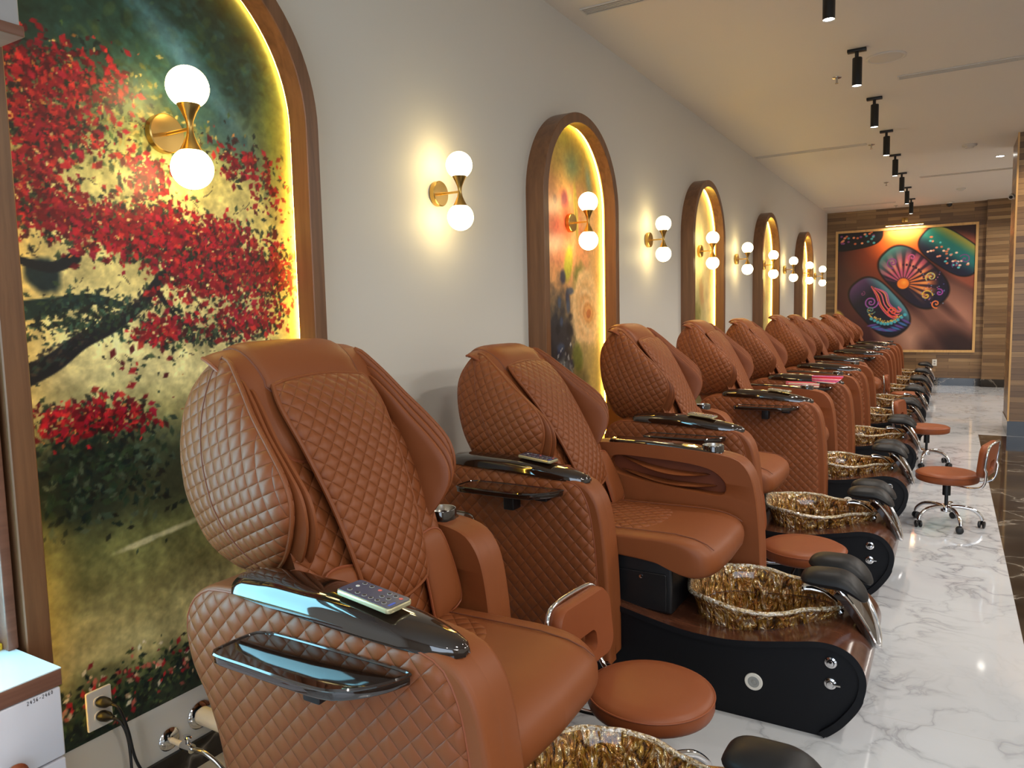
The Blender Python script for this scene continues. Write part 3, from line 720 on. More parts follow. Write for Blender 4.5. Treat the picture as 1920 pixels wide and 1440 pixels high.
def make_arm(t, sg, slide):
    mp = lambda a, b, c: (a, sg*c, b)
    mb = MB(); slab(mb, ARM, mp, 0.345, 0.402, 0.014, 0, segs=4, r0=0.0005)
    # inner half with the long arm pocket cut out of it
    hc = np.array([1.02, 0.735]); outer = []
    for h in HOLE:
        d = h-hc; outer.append(ray_out(ARM, hc, d/np.linalg.norm(d)))
    outer = np.array(outer); ins = hc+(outer-hc)*0.985
    rim = [(outer, 0.3455), (outer, 0.296), (hc+(outer-hc)*0.995, 0.287), (ins, 0.282), (hc+(HOLE-hc)*1.03, 0.282), (HOLE, 0.288), (HOLE, 0.352)]
    V, F, n = [], [], len(HOLE)
    for O, c in rim: V += [mp(p[0], p[1], c) for p in O]
    for r in range(6): F += [(r*n+i, r*n+(i+1) % n, (r+1)*n+(i+1) % n, (r+1)*n+i) for i in range(n)]
    mb.add(V, F)
    body = LB(mb, 'armrest', 'leather', t)
    lin = MB(); pillow(lin, HOLE, mp, 0.0, 0.004, 3); lin.v = [(x, y-sg*(-0.342), z) for x, y, z in lin.v]
    LB(lin, 'pocket_lining', 'leather_dark', body)
    for (ua, za, ub, zb, d0) in ((0.775, 0.782, 1.20, 0.728, 0.075), (0.775, 0.722, 1.235, 0.682, 0.055)):
        fl = MB(); O = cr([(ua, 0.34), (ua+0.10, 0.34-d0*0.6), (ua+0.22, 0.34-d0), (ub-0.10, 0.34-d0*0.9), (ub, 0.335), (ub-0.1, 0.345), (ua+0.15, 0.345)], 36)
        pillow(fl, O, lambda a, b, c: (a, sg*b, za+(zb-za)*(a-ua)/(ub-ua)-0.02*math.sin(PI*(a-ua)/(ub-ua))+c), 0.009, 0.009, 5)
        LB(fl, 'airbag_flap', 'leather', body)
    q = MB(); pillow(q, QARM, lambda a, b, c: (a, sg*(0.400+c), b), 0.020, 0.0, 12, p=7, q=2.2, cen=(1.04, 0.56))
    LB(q, 'quilted_panel', 'quilt', body)
    pp = MB(); tube(pp, [(p[0], sg*0.4005, p[1]) for p in QARM], 0.0030, 6, closed=True); LB(pp, 'piping', 'piping', body)
    # glossy lacquered cap
    cap = MB(); secs = []
    if sg < 0:
        prof = [(0.735, 0.048, 0.862, 0.874), (0.745, 0.056, 0.852, 0.884), (0.85, 0.064, 0.848, 0.893), (1.0, 0.067, 0.842, 0.890), (1.12, 0.064, 0.834, 0.879), (1.22, 0.055, 0.826, 0.864), (1.29, 0.040, 0.820, 0.849), (1.325, 0.022, 0.818, 0.838), (1.336, 0.008, 0.818, 0.828)]
        cvs = 0.356
    else:
        prof = [(0.735, 0.050, 0.846, 0.858), (0.742, 0.056, 0.838, 0.866), (0.90, 0.058, 0.834, 0.866), (1.08, 0.058, 0.826, 0.856), (1.20, 0.058, 0.812, 0.842), (1.27, 0.054, 0.798, 0.826), (1.308, 0.046, 0.790, 0.812), (1.318, 0.030, 0.790, 0.802)]
        cvs = 0.342
    P = np.array(prof); uu = np.concatenate([np.linspace(P[0, 0], P[1, 0], 3)[:-1], np.linspace(P[1, 0], P[-2, 0], 22), np.linspace(P[-2, 0], P[-1, 0], 4)[1:]])
    n = 24; V, F = [], []
    for u in uu:
        hw, zb, zt = (float(np.interp(u, P[:, 0], P[:, j])) for j in (1, 2, 3))
        pw = 0.55 if sg < 0 else 0.28
        for j in range(n):
            a = 2*PI*j/n; cx, sx = math.cos(a), math.sin(a)
            vx = math.copysign(abs(cx)**(0.75 if sg < 0 else 0.35), cx)*hw
            zz = zb+(zt-zb)*(abs(sx)**pw if sx > 0 else 0.0)
            V.append((u, sg*(cvs+vx), zz-(0.006*abs(vx/hw)**2 if sg < 0 else 0)))
    k = len(uu)
    F = [(i*n+j, i*n+(j+1) % n, (i+1)*n+(j+1) % n, (i+1)*n+j) for i in range(k-1) for j in range(n)]+[tuple(range(n)), tuple((k-1)*n+j for j in range(n))]
    cap.add(V, F); LB(cap, 'armrest_cap', 'lacquer', body, sharp=50)
    if sg > 0:
        cu = MB(); mpc = lambda x, y, h: (1.205+x, cvs+y, h)
        lathe(cu, [(0.047, 0.826), (0.047, 0.858), (0.0455, 0.861)], 28, mpc, 0, cap=False)
        lathe(cu, [(0.0455, 0.861), (0.043, 0.860), (0.040, 0.835), (0.038, 0.822), (0.001, 0.821)], 28, mpc, 1, cap=False)
        LB(cu, 'cup_holder', ['lacquer', 'steel'], body)
    return body

TRAY = cr([(0.868, 0.432), (0.850, 0.450), (0.846, 0.530), (0.862, 0.548), (0.95, 0.550), (1.13, 0.550), (1.19, 0.530), (1.235, 0.480), (1.252, 0.436), (1.238, 0.426), (1.05, 0.424), (0.90, 0.426)], 60)
def add_tray(body, sg):
    mb = MB(); slab(mb, TRAY, lambda a, b, c: (a, sg*b, c), 0.768, 0.790, 0.004)
    tube(mb, [(p[0], sg*p[1], 0.789) for p in TRAY], 0.0042, 6, closed=True)
    tr = LB(mb, 'side_tray', 'lacquer', body)
    br = MB(); box(br, (1.02, min(sg*0.40, sg*0.475), 0.70), (1.065, max(sg*0.40, sg*0.475), 0.772), 0.004)
    LB(br, 'tray_bracket', 'black_plastic', body)
    br = MB(); box(br, (0.90, min(sg*0.46, sg*0.50), 0.760), (0.93, max(sg*0.46, sg*0.50), 0.770)); LB(br, 'tray_clip', 'black_plastic', body)
    br = MB(); box(br, (1.15, min(sg*0.41, sg*0.46), 0.745), (1.20, max(sg*0.41, sg*0.46), 0.770))
    LB(br, 'tray_clip', 'black_plastic', body)

def make_chair():
    t = thing('pedicure_chair', '', 'pedicure chair', (U0, Y1, 0), 'tan massage pedicure chairs along the mural wall')
    # ---- pedestal
    sid = [(p[0], p[1]-0.012) for p in BASE_TOP[:-1]]+[(1.752, 0.0), (0.55, 0.0)]
    sid = [(min(p[0], 1.872), max(p[1], 0.0)) for p in sid]
    ped = MB()
    for s in (1, -1): slab(ped, sid, lambda a, b, c: (a, s*c, b), 0.266, 0.284, 0.002)
    plain_box(ped, (0.55, -0.27, 0.0), (0.57, 0.27, 0.38))
    pedo = LB(ped, 'pedestal', 'navy', t, sharp=30)
    for (u, z) in ((1.772, 0.268), (1.772, 0.195)):
        kb = MB(); lathe(kb, [(0.020, 0.0), (0.0205, 0.004), (0.019, 0.007), (0.013, 0.009), (0.012, 0.014), (0.010, 0.017), (0.001, 0.018)], 24, lambda x, y, h: (u+x, -0.284-h, z+y))
        if z < 0.2: tube(kb, [(u, -0.298, z), (u+0.032, -0.298, z+0.002)], 0.0035, 8)
        LB(kb, 'control_knob', 'chrome', pedo)
    dr = MB(); mpd = lambda x, y, h: (1.522+x, -0.284-h, 0.140+y)
    lathe(dr, [(0.031, 0.0), (0.031, 0.003), (0.029, 0.005), (0.020, 0.005)], 28, mpd, 0, cap=False); lathe(dr, [(0.020, 0.005), (0.012, 0.0045), (0.011, 0.003), (0.006, 0.003), (0.005, 0.006), (0.0005, 0.006)], 28, mpd, 1, cap=False)
    LB(dr, 'jet_cover', ['white_plastic', 'grey_plastic'], pedo)
    # ---- wood shell, open where the basin drops in
    sh = MB(); nv = 49; vs = np.linspace(-0.30, 0.30, nv); k = len(BASE_TOP); V, U, F = [], [], []
    arc = np.concatenate([[0], np.cumsum(np.linalg.norm(np.diff(BASE_TOP, axis=0), axis=1))])
    for i, p in enumerate(BASE_TOP):
        for v in vs: V.append((p[0], v, p[1])); U.append((arc[i], v))
    def inside(u, v):
        d = np.array([u, v])-BC; L = np.linalg.norm(d)
        if L < 1e-6: return True
        return L < 0.87*np.linalg.norm(ray_out(BASIN, BC, d/L)-BC)
    flag = [(1.2 < p[0] < 1.8 and p[1] > 0.2 and inside(p[0], v)) for p in BASE_TOP for v in vs]
    for i in range(k-1):
        for j in range(nv-1):
            a = (i*nv+j, i*nv+j+1, (i+1)*nv+j+1, (i+1)*nv+j)
            if not all(flag[q] for q in a): F.append(a)
    sh.add(V, F, 0, U)
    nn = np.gradient(BASE_TOP, axis=0); nn /= np.linalg.norm(nn, axis=1, keepdims=True)
    for s in (-1, 1):                                         # the black edge band of the shell
        V = [];
        for p, e in zip(BASE_TOP, nn): V += [(p[0], s*0.30, p[1]), (p[0]+e[1]*0.022, s*0.30, p[1]-e[0]*0.022), (p[0]+e[1]*0.022, s*0.28, p[1]-e[0]*0.022)]
        sh.add(V, [(i*3+q, i*3+q+1, (i+1)*3+q+1, (i+1)*3+q) for i in range(k-1) for q in range(2)], 1)
    LB(sh, 'wood_shell', ['walnut_gloss', 'navy'], t, sharp=35)
    # ---- basin
    ba = MB(); n = len(BASIN); V, F = [], []
    lev = [(0.55, 0.150, 0), (0.80, 0.170, 0), (0.865, 0.24, 0), (0.90, 0.30, .3), (0.945, 0.345, .7), (1.0, 0.368, 1), (1.005, 0.376, 1), (0.985, 0.380, 1), (0.945, 0.362, 1), (0.91, 0.33, .6), (0.875, 0.28, .2), (0.84, 0.22, 0), (0.76, 0.175, 0), (0.40, 0.165, 0), (0.08, 0.162, 0)]
    for sc_, z, wv in lev:
        for i, p in enumerate(BASIN):
            th = 2*PI*i/n
            ws = 1+0.012*wv*math.sin(9*th+0.7)+0.008*wv*math.sin(17*th)
            q = BC+(p-BC)*sc_*ws
            V.append((q[0], q[1], z+wv*(0.010*math.cos(2*th)*0.6+0.006*math.sin(5*th+1)+0.012*max(0.0, -math.cos(th))*0+0.012*max(0, (1.45-q[0])/0.25))))
    for r in range(len(lev)-1): F += [(r*n+i, r*n+(i+1) % n, (r+1)*n+(i+1) % n, (r+1)*n+i) for i in range(n)]
    F += [tuple(range(n)), tuple((len(lev)-1)*n+i for i in range(n))]
    ba.add(V, F)
    bao = LB(ba, 'foot_basin', 'basin', t, sharp=60)
    rm = MB(); rv = V[6*n:7*n]; tube(rm, rv, 0.0085, 8, closed=True); LB(rm, 'basin_rim', 'basin_rim', bao)
    # ---- chrome plate, foot pads, hand shower
    pl = MB(); TP = cr([(1.768, 0.452), (1.800, 0.424), (1.838, 0.368), (1.868, 0.312), (1.888, 0.258), (1.893, 0.232)], 22, False)
    m = len(TP); V = []; tn = np.gradient(TP, axis=0); tn /= np.linalg.norm(tn, axis=1, keepdims=True); rimp = ([], [])
    for i, p in enumerate(TP):
        f = i/(m-1); hw = 0.112*(1-0.12*f)*math.sqrt(max(0.0, 1-f**3.4))+0.004
        for off in (0.006, -0.022):
            for j in range(9):
                v = -hw+2*hw*j/8; c_ = off+(0.006*(1-(v/hw)**2) if off > 0 else 0)
                V.append((p[0]-tn[i][1]*c_, v, p[1]+tn[i][0]*c_))
        rimp[0].append(V[-18]); rimp[1].append(V[-10])
    F = [(i*18+o_+j, i*18+o_+j+1, (i+1)*18+o_+j+1, (i+1)*18+o_+j) for i in range(m-1) for o_ in (0, 9) for j in range(8)]
    F += [(i*18+j, i*18+9+j, (i+1)*18+9+j, (i+1)*18+j) for i in range(m-1) for j in (0, 8)]+[tuple(range(9))+tuple(range(17, 8, -1))]
    pl.add(V, F, 0)
    tube(pl, rimp[0]+rimp[1][::-1], 0.0065, 8, 1, closed=True)
    LB(pl, 'front_plate', ['lacquer', 'chrome'], t)
    for s in (-1, 1):
        fp = MB(); O = cr([(1.652, s*0.045), (1.645, s*0.09), (1.655, s*0.145), (1.70, s*0.160), (1.80, s*0.162), (1.852, s*0.150), (1.866, s*0.09), (1.852, s*0.035), (1.80, s*0.018), (1.70, s*0.020)], 40)
        pillow(fp, O, lambda a, b, c: (a, b, 0.490+c-5.6*max(0, a-1.765)**2-0.9*max(0, 1.70-a)**2-0.9*(b-s*0.09)**2), 0.032, 0.027, 8, p=2.6, q=2.0)
        pad = LB(fp, 'foot_pad', 'pad', t)
        ps = MB(); tube(ps, [(1.782, s*0.07, 0.425), (1.765, s*0.078, 0.45), (1.755, s*0.085, 0.474)], [0.016, 0.014, 0.020], 12); LB(ps, 'pad_post', 'chrome', pad)
    hs = MB(); tube(hs, [(1.645, -0.015, 0.408), (1.67, -0.015, 0.412), (1.71, -0.01, 0.405), (1.745, 0.0, 0.378), (1.77, 0.0, 0.335)], [0.020, 0.018, 0.011, 0.010, 0.012], 14)
    lathe(hs, [(0.001, 0.0), (0.022, 0.002), (0.024, 0.010), (0.018, 0.018), (0.001, 0.02)], 18, lambda x, y, h: (1.643-h*0.5, -0.015+x, 0.404+y*0.9))
    LB(hs, 'hand_shower', 'chrome', t)
    # ---- seat
    se = MB(); prof = cr([(0.70, 0.598), (0.90, 0.602), (1.10, 0.606), (1.24, 0.607), (1.325, 0.596), (1.378, 0.565), (1.395, 0.522), (1.385, 0.478), (1.345, 0.456), (1.295, 0.462), (1.24, 0.488), (1.10, 0.506), (0.90, 0.515), (0.72, 0.520), (0.68, 0.56)], 80)
    pillow(se, prof, XZ, 0.272, 0.272, 14, p=16, q=3.0, cen=(1.05, 0.555))
    seo = LB(se, 'seat', 'leather', t)
    qs = MB(); O = cr([(0.78, -0.19), (0.78, 0.19), (0.86, 0.205), (1.02, 0.19), (1.10, 0.13), (1.13, 0.0), (1.10, -0.13), (1.02, -0.19), (0.86, -0.205)], 48)
    pillow(qs, O, lambda a, b, c: (a, b, 0.601+0.004*(a-0.78)/0.35+c), 0.007, 0.0, 8, p=6, q=2)
    LB(qs, 'quilted_panel', 'quilt', seo)
    for s in (-1, 1):
        sm = MB()
        tube(sm, [(p[0], s*0.205, p[1]+0.0006) for p in [(0.75, 0.602), (1.0, 0.606), (1.12, 0.6085), (1.22, 0.6095)]]+[(1.30, s*0.208, 0.6015), (1.345, s*0.211, 0.587), (1.372, s*0.213, 0.569)], 0.0018, 6)
        LB(sm, 'seat_piping', 'seam', seo)
    bx = MB(); box(bx, (0.72, -0.235, 0.30), (1.21, 0.235, 0.52), 0.012)
    bxo = LB(bx, 'drawer_housing', 'black_plastic', t)
    dw = MB(); slab(dw, rrect(0.36, 0.145, 0.008, 3, 1.01, 0.385), lambda a, b, c: (a, -c, b), 0.234, 0.243, 0.003); dw_o = LB(dw, 'drawer', 'black_plastic', bxo)
    lk = MB(); lathe(lk, [(0.007, 0), (0.007, 0.004), (0.001, 0.005)], 14, lambda x, y, h: (1.09+x, -0.243-h, 0.438+y)); LB(lk, 'drawer_lock', 'chrome', bxo)
    # ---- backrest
    bo = MB(); fr = [back_pt(s, -0.035) for s in np.linspace(0.05, _bl[-1], 14)]
    body = cr(fr+[(0.72, 0.52), (0.58, 0.56), (0.49, 0.75), (0.42, 0.95), (0.345, 1.12), (0.29, 1.23)], 80)
    pillow(bo, body, XZ, 0.245, 0.245, 12, p=7, q=2.2, cen=(0.52, 1.0))
    BB(bo, 'backrest', 'leather', t)
    # draped head cushion, cut away at the sides
    S1, S2 = s_at(1.235), s_at(1.12)
    hd = MB(); O = cr([(-0.18, S2+0.02), (-0.23, S1+0.04), (-0.26, s_at(1.30)), (-0.270, 0.165), (-0.262, 0.122), (-0.22, 0.104), (0.0, 0.080), (0.22, 0.104), (0.262, 0.122), (0.270, 0.165), (0.26, s_at(1.30)), (0.23, S1+0.04), (0.18, S2+0.02), (0.0, S2+0.04)], 72)
    pillow(hd, O, BK(0.000, 0.006, 0.3), 0.022, 0.018, 9, p=5, q=2, cen=(0.0, 0.19))
    hdo = BB(hd, 'head_cushion', 'leather', t)
    pe = MB(); f0 = BK(0.002, 0.006, 0.3); tube(pe, [f0(p[0], p[1], 0) for p in O], 0.005, 7, closed=True); BB(pe, 'piping', 'piping', hdo, sub=True)
    st = MB(); O2 = cr([(-0.172, 0.09), (-0.178, 0.14), (-0.170, s_at(1.285)), (-0.160, s_at(1.252)), (0.0, s_at(1.245)), (0.160, s_at(1.252)), (0.170, s_at(1.285)), (0.178, 0.14), (0.172, 0.09), (0.10, 0.075), (-0.10, 0.075)], 60)
    pillow(st, O2, BK(0.018, 0.008, 0.3), 0.018, 0.004, 8, p=6, q=2); sto = BB(st, 'head_strap', 'leather', t)
    pe = MB(); f0 = BK(0.020, 0.008, 0.3); tube(pe, [f0(p[0], p[1], 0) for p in O2], 0.0035, 7, closed=True); BB(pe, 'piping', 'seam', sto, sub=True)
    # long quilted pad down the middle
    qa, qb = s_at(1.262), s_at(0.745)
    qp = MB(); O3 = cr([(-0.150, qa), (-0.170, qa+0.02), (-0.178, qa+0.09), (-0.165, qa+0.20), (-0.145, qa+0.36), (-0.128, qa+0.52), (-0.120, qb-0.03), (-0.105, qb), (0.0, qb+0.02), (0.105, qb), (0.120, qb-0.03), (0.128, qa+0.52), (0.145, qa+0.36),
                        (0.165, qa+0.20), (0.178, qa+0.09), (0.170, qa+0.02), (0.150, qa), (0.0, qa-0.012)], 96)
    pillow(qp, O3, BK(0.040, 0.018, 0.3), 0.020, 0.018, 12, p=7, q=2, cen=(0.0, (qa+qb)/2))
    qpo = BB(qp, 'quilted_back_pad', 'quilt_fine', t)
    pe = MB(); f0 = BK(0.040, 0.018, 0.3); tube(pe, [f0(p[0], p[1], 0) for p in O3], 0.0065, 8, closed=True); BB(pe, 'piping', 'leather', qpo, sub=True)
    for s in (-1, 1):
        # outer wing, quilted outside and plain inside
        wg = MB(); cw = np.array((0.55, 1.07))
        flare = lambda a, b: 0.022*max(0.0, (a-0.45)/0.3)-0.065*max(0.0, (b-1.08)/0.29)**1.6-0.055*max(0.0, (1.02-b)/0.20)**1.5
        wmp = lambda a, b, c: (a, s*(0.290+flare(a, b)+c), b)
        pillow(wg, WING, wmp, 0.042, 0.016, 12, p=2.6, q=2.0, cen=cw, mat=0, mat_b=1, edge=0.012)
        wgo = BB(wg, 'side_wing', ['quilt_wing', 'leather'], t)
        pe = MB(); tube(pe, [wmp(p[0], p[1], 0.004) for p in WING], 0.0055, 8, closed=True); BB(pe, 'piping', 'leather', wgo, sub=True)
        se_ = MB(); pts = []
        for p in cr([(0.425, 1.35), (0.445, 1.20), (0.49, 1.06), (0.545, 0.95), (0.62, 0.853)], 30, False):
            d = p-cw; L = np.linalg.norm(d); tt = L/np.linalg.norm(ray_out(WING, cw, d/L)-cw); h = 0.006+0.042*max(0, 1-min(tt, 1)**2.6)**0.5
            pts.append(wmp(p[0], p[1], h+0.0005))
        tube(se_, pts, 0.0018, 6); BB(se_, 'wing_seam', 'seam', wgo, sub=True)
        for q, (du, dz, cv, sc2) in enumerate(((0.036, -0.012, 0.266, 0.93), (0.048, -0.024, 0.243, 0.89))):
            fm = MB(); O4 = np.array([(0.56+du, 1.045+dz)])+(WING-np.array([(0.56, 1.06)]))*np.array([(0.97*sc2, sc2)])
            fmp = lambda a, b, c: (a, s*(cv+flare(a, b)*0.9+c), b)
            pillow(fm, O4, fmp, 0.010, 0.012, 7, p=3, q=2, edge=0.008); fo = BB(fm, 'shoulder_flap', 'leather', wgo, sub=True)
        # soft flap beside the pad, over the hips
        sa, sb = s_at(0.845), s_at(0.625)
        sf = MB(); O5 = cr([(s*0.140, sa), (s*0.205, sa-0.005), (s*0.238, sa+0.03), (s*0.268, sb-0.04), (s*0.25, sb), (s*0.16, sb+0.01), (s*0.135, sb-0.02), (s*0.125, sa+0.02)], 44)
        pillow(sf, O5, BK(0.022), 0.016, 0.010, 7, p=5, q=2); sfo = BB(sf, 'hip_flap', 'leather', t)
        pe = MB(); f0 = BK(0.024); tube(pe, [f0(p[0], p[1], 0) for p in O5], 0.004, 7, closed=True); BB(pe, 'piping', 'piping', sfo, sub=True)
    lf = MB(); O6 = cr([(-0.24, s_at(1.16)), (-0.27, s_at(1.0)), (-0.27, s_at(0.8)), (-0.25, s_at(0.62)), (0.25, s_at(0.62)), (0.27, s_at(0.8)), (0.27, s_at(1.0)), (0.24, s_at(1.16))], 60)
    pillow(lf, O6, BK(-0.012), 0.016, 0.004, 8, p=7, q=2); BB(lf, 'lower_back_cushion', 'quilt', t)
    for sg in (-1, 1): make_arm(t, sg, 0)
    return t

BACK_PARTS = {'backrest', 'head_cushion', 'head_strap', 'quilted_back_pad', 'side_wing', 'hip_flap', 'lower_back_cushion'}
def pose_chair(t, near, far, shift, tilt, dz=0.0, seat=0.0):
    n = 0
    for c in t.children:
        b = c.name.split('.')[0]
        if b in BACK_PARTS:
            c.location = (PV[0]-U0+shift, 0, PV[1]+dz); c.rotation_euler = (0, math.radians(tilt), 0)
        elif b == 'armrest':
            side = -1 if sum(v[1] for v in c.bound_box) < 0 else 1
            c.location = (near if side < 0 else far, 0, 0)
        elif b == 'foot_pad' and near == POSE[0][0]: c.location = (0.04, 0, 0)
        elif b == 'seat': c.location = (seat, 0, 0)
    return t

CH_LABEL = ['tan massage pedicure chair in front of the red blossom tree mural', 'tan pedicure chair before the bare wall, under the second sconce, tilted furthest back',
            'tan pedicure chair in front of the cream rose mural', 'tan pedicure chair at the bare wall right after the rose mural chair',
            'tan pedicure chair with the pink swatch books on its tray', 'tan pedicure chair just behind the one holding the pink swatch books',
            'tan pedicure chair, fourth in the row counted from the end wall', 'tan pedicure chair, third in the row counted from the end wall',
            'tan pedicure chair, second in the row counted from the end wall', 'tan pedicure chair nearest the end wall, last of the row']
#        near arm, far arm, back shift, tilt, height, tray near, tray far
POSE = [(-0.012, -0.45, 0.045, 4.0, -0.012, 1, 1, -0.05), (-0.40, 0.0, 0.0, -4.0, -0.035, 1, 0, -0.01), (-0.16, -0.45, 0.0, 0.0, 0.0, 1, 1, -0.08), (-0.03, -0.05, 0.0, 0.0, 0.0, 1, 0, -0.05), (0.0, 0.0, 0.01, -1.0, 0.0, 1, 0, -0.05),
        (0.0, 0.0, 0.04, 1.5, 0.0, 1, 0, -0.04), (-0.10, -0.40, 0.0, 0.0, 0.0, 1, 0, 0.0), (0.0, 0.0, 0.05, -4.0, -0.03, 1, 0, -0.05), (0.0, 0.0, 0.04, -4.0, 0.0, 1, 0, -0.05), (0.0, 0.0, 0.04, -4.0, 0.0, 1, 0, -0.05)]
proto = make_chair()
chairs = [proto]+[copy_tree(proto) for _ in range(9)]
_trays = {}
for i, t in enumerate(chairs):
    t.location = (U0, Y1+PITCH*i, 0); t['label'] = CH_LABEL[i]
    n_, f_, sh_, ti_, dz_, tn, tf, se_ = POSE[i]
    pose_chair(t, n_, f_, sh_, ti_, dz_, se_)
    for c in kids(t, 'armrest'):
        side = -1 if sum(v[1] for v in c.bound_box) < 0 else 1
        if (tn if side < 0 else tf):
            if side in _trays:
                for q in _trays[side]: copy_tree(q, c)
            else:
                add_tray(c, side); _trays[side] = [x for x in c.children if x.name.split('.')[0] in ('side_tray', 'tray_bracket', 'tray_clip')]

# ------------------------------------------------------------------ remotes on the armrests
REM = ['remote control with round buttons on the lacquered armrest of the nearest chair', 'remote control on the near armrest of the chair before bare wall under the second sconce',
       'remote control on the near armrest of the chair at the cream rose mural', 'remote control on the near armrest of the chair just past the rose mural']
def make_remote():
    t = thing('remote_control', REM[0], 'remote control', (0, 0, 0), 'massage remotes on the armrests')
    mb = MB(); slab(mb, rrect(0.148, 0.070, 0.010, 5), XY, 0.0, 0.011, 0.003); mb.build('case', 'remote_rim', t)
    mb = MB(); slab(mb, rrect(0.142, 0.064, 0.008, 5), XY, 0.0105, 0.0125, 0.0008); f = mb.build('button_face', 'remote_face', t)
    spots = [(-0.050, -0.018, 'w'), (-0.050, 0.004, 'l'), (-0.048, 0.022, 'w'), (-0.027, -0.019, 'w'), (-0.026, 0.020, 'w'), (-0.008, -0.019, 'w'), (-0.001, 0.018, 'r'), (0.010, -0.019, 'w'),
             (0.022, 0.0, 'w'), (0.025, 0.019, 'w'), (0.028, -0.019, 'w'), (0.040, 0.0, 'w'), (0.042, 0.018, 'w'), (0.046, -0.019, 'w'), (0.058, 0.016, 'r')]
    for x, y, k in spots:
        b = MB(); lathe(b, [(0.0044, 0.0122), (0.0044, 0.0131), (0.0036, 0.0135), (0.0004, 0.0135)], 12, lambda a, c, h: (x+a, y+c, h))
        b.build('button', {'w': 'btn_dark', 'l': 'btn_light', 'r': 'btn_red'}[k], f)
        if k == 'w':
            b = MB(); lathe(b, [(0.0052, 0.0124), (0.0052, 0.0128), (0.0045, 0.0128)], 12, lambda a, c, h: (x+a, y+c, h), cap=False); b.build('button_ring', 'btn_light', f)
    b = MB(); slab(b, rrect(0.006, 0.020, 0.002, 3, 0.062, -0.014), XY, 0.0124, 0.0130, 0.0003); b.build('blue_mark', 'btn_blue', f)
    return t
M['remote_rim'] = simple('champagne_remote_rim', S(196, 188, 150), 0.25, 0.6)
M['remote_face'] = simple('slate_remote_face', S(66, 66, 84), 0.25)
M['btn_dark'] = simple('dark_button', S(40, 40, 48), 0.35); M['btn_light'] = simple('light_button', S(200, 198, 190), 0.35)
M['btn_red'] = simple('red_button', S(206, 96, 84), 0.35); M['btn_blue'] = simple('blue_print', S(60, 84, 170), 0.4)
r0 = make_remote()
for i in range(4):
    o = r0 if i == 0 else copy_tree(r0)
    o.location = (1.116+POSE[i][0], Y1+PITCH*i-0.364, 0.8838); o.rotation_euler = (math.radians(-1.0), math.radians(5.0), math.radians(-4)); o['label'] = REM[i]

# ------------------------------------------------------------------ swatch books on the fifth chair's tray
def swatch(name, label, loc, rz, n, blades, fan):
    t = thing(name, label, 'swatch book', loc, 'pink swatch books on the tray', rz)
    for k in range(n):
        mb = MB(); a = fan*(k-(n-1)/2)
        slab(mb, rrect(0.245, 0.030, 0.006, 3, 0.09, 0), lambda x, y, c: (x*math.cos(a)-y*math.sin(a)-0.03, x*math.sin(a)+y*math.cos(a), c), 0.0055*k, 0.0055*k+0.0046, 0.0012)
        mb.build('swatch_strip', blades[k % len(blades)], t)
    mb = MB(); lathe(mb, [(0.005, 0.0), (0.005, 0.0055*n+0.002), (0.001, 0.0055*n+0.003)], 10, lambda x, y, h: (-0.052+x, y, h)); mb.build('rivet', 'chrome', t)
    return t
for nm, c in (('pk', (232, 92, 116)), ('rd', (206, 48, 70)), ('ws', (236, 226, 222)), ('lv', (196, 110, 176)), ('be', (222, 186, 160))): M[nm] = simple('swatch_'+nm, S(*c), 0.4)
ty = Y1+PITCH*4-0.492
swatch('swatch_book', 'closed red and white strip swatch book lying along the tray', (0.955, ty+0.026, 0.7945), 0.0, 7, ['be', 'ws', 'rd', 'pk', 'ws', 'rd', 'pk'], 0.02)
swatch('swatch_book', 'beige strip swatch book half under the fanned pink one', (0.985, ty-0.024, 0.7945), -0.04, 6, ['be', 'ws', 'be', 'pk', 'ws', 'be'], 0.02)
swatch('swatch_book', 'pink and lilac swatch book fanned open over the front edge of the tray', (1.16, ty+0.015, 0.838), -0.38, 9, ['ws', 'pk', 'lv', 'pk', 'ws', 'pk', 'rd', 'pk', 'lv'], 0.085)

# ------------------------------------------------------------------ rolling stools
ST_LABEL = ['tan rolling stool between the nearest chair and the second chair', 'tan stool between the second and third basins, only its seat showing',
            'tan rolling stool standing alone on the white floor, whole chrome base in view', 'tan rolling stool behind the lone stool, half hidden by the basins',
            'tan stool far down the row, its chrome edged back beyond the armrests']
def ring_panel(mb, O, H, mp, c0, c1, r):
    n = len(O); cen = H.mean(0)
    rim = [(H, c0+r), (cen+(H-cen)*1.06, c0), (O*1.0-(O-O.mean(0))*0.05, c0), (O, c0+r), (O, c1-r), (O-(O-O.mean(0))*0.05, c1), (cen+(H-cen)*1.06, c1), (H, c1-r)]
    V = [mp(p[0], p[1], c) for R_, c in rim for p in R_]; k = len(rim)
    mb.add(V, [(a*n+i, a*n+(i+1) % n, ((a+1) % k)*n+(i+1) % n, ((a+1) % k)*n+i) for a in range(k) for i in range(n)])
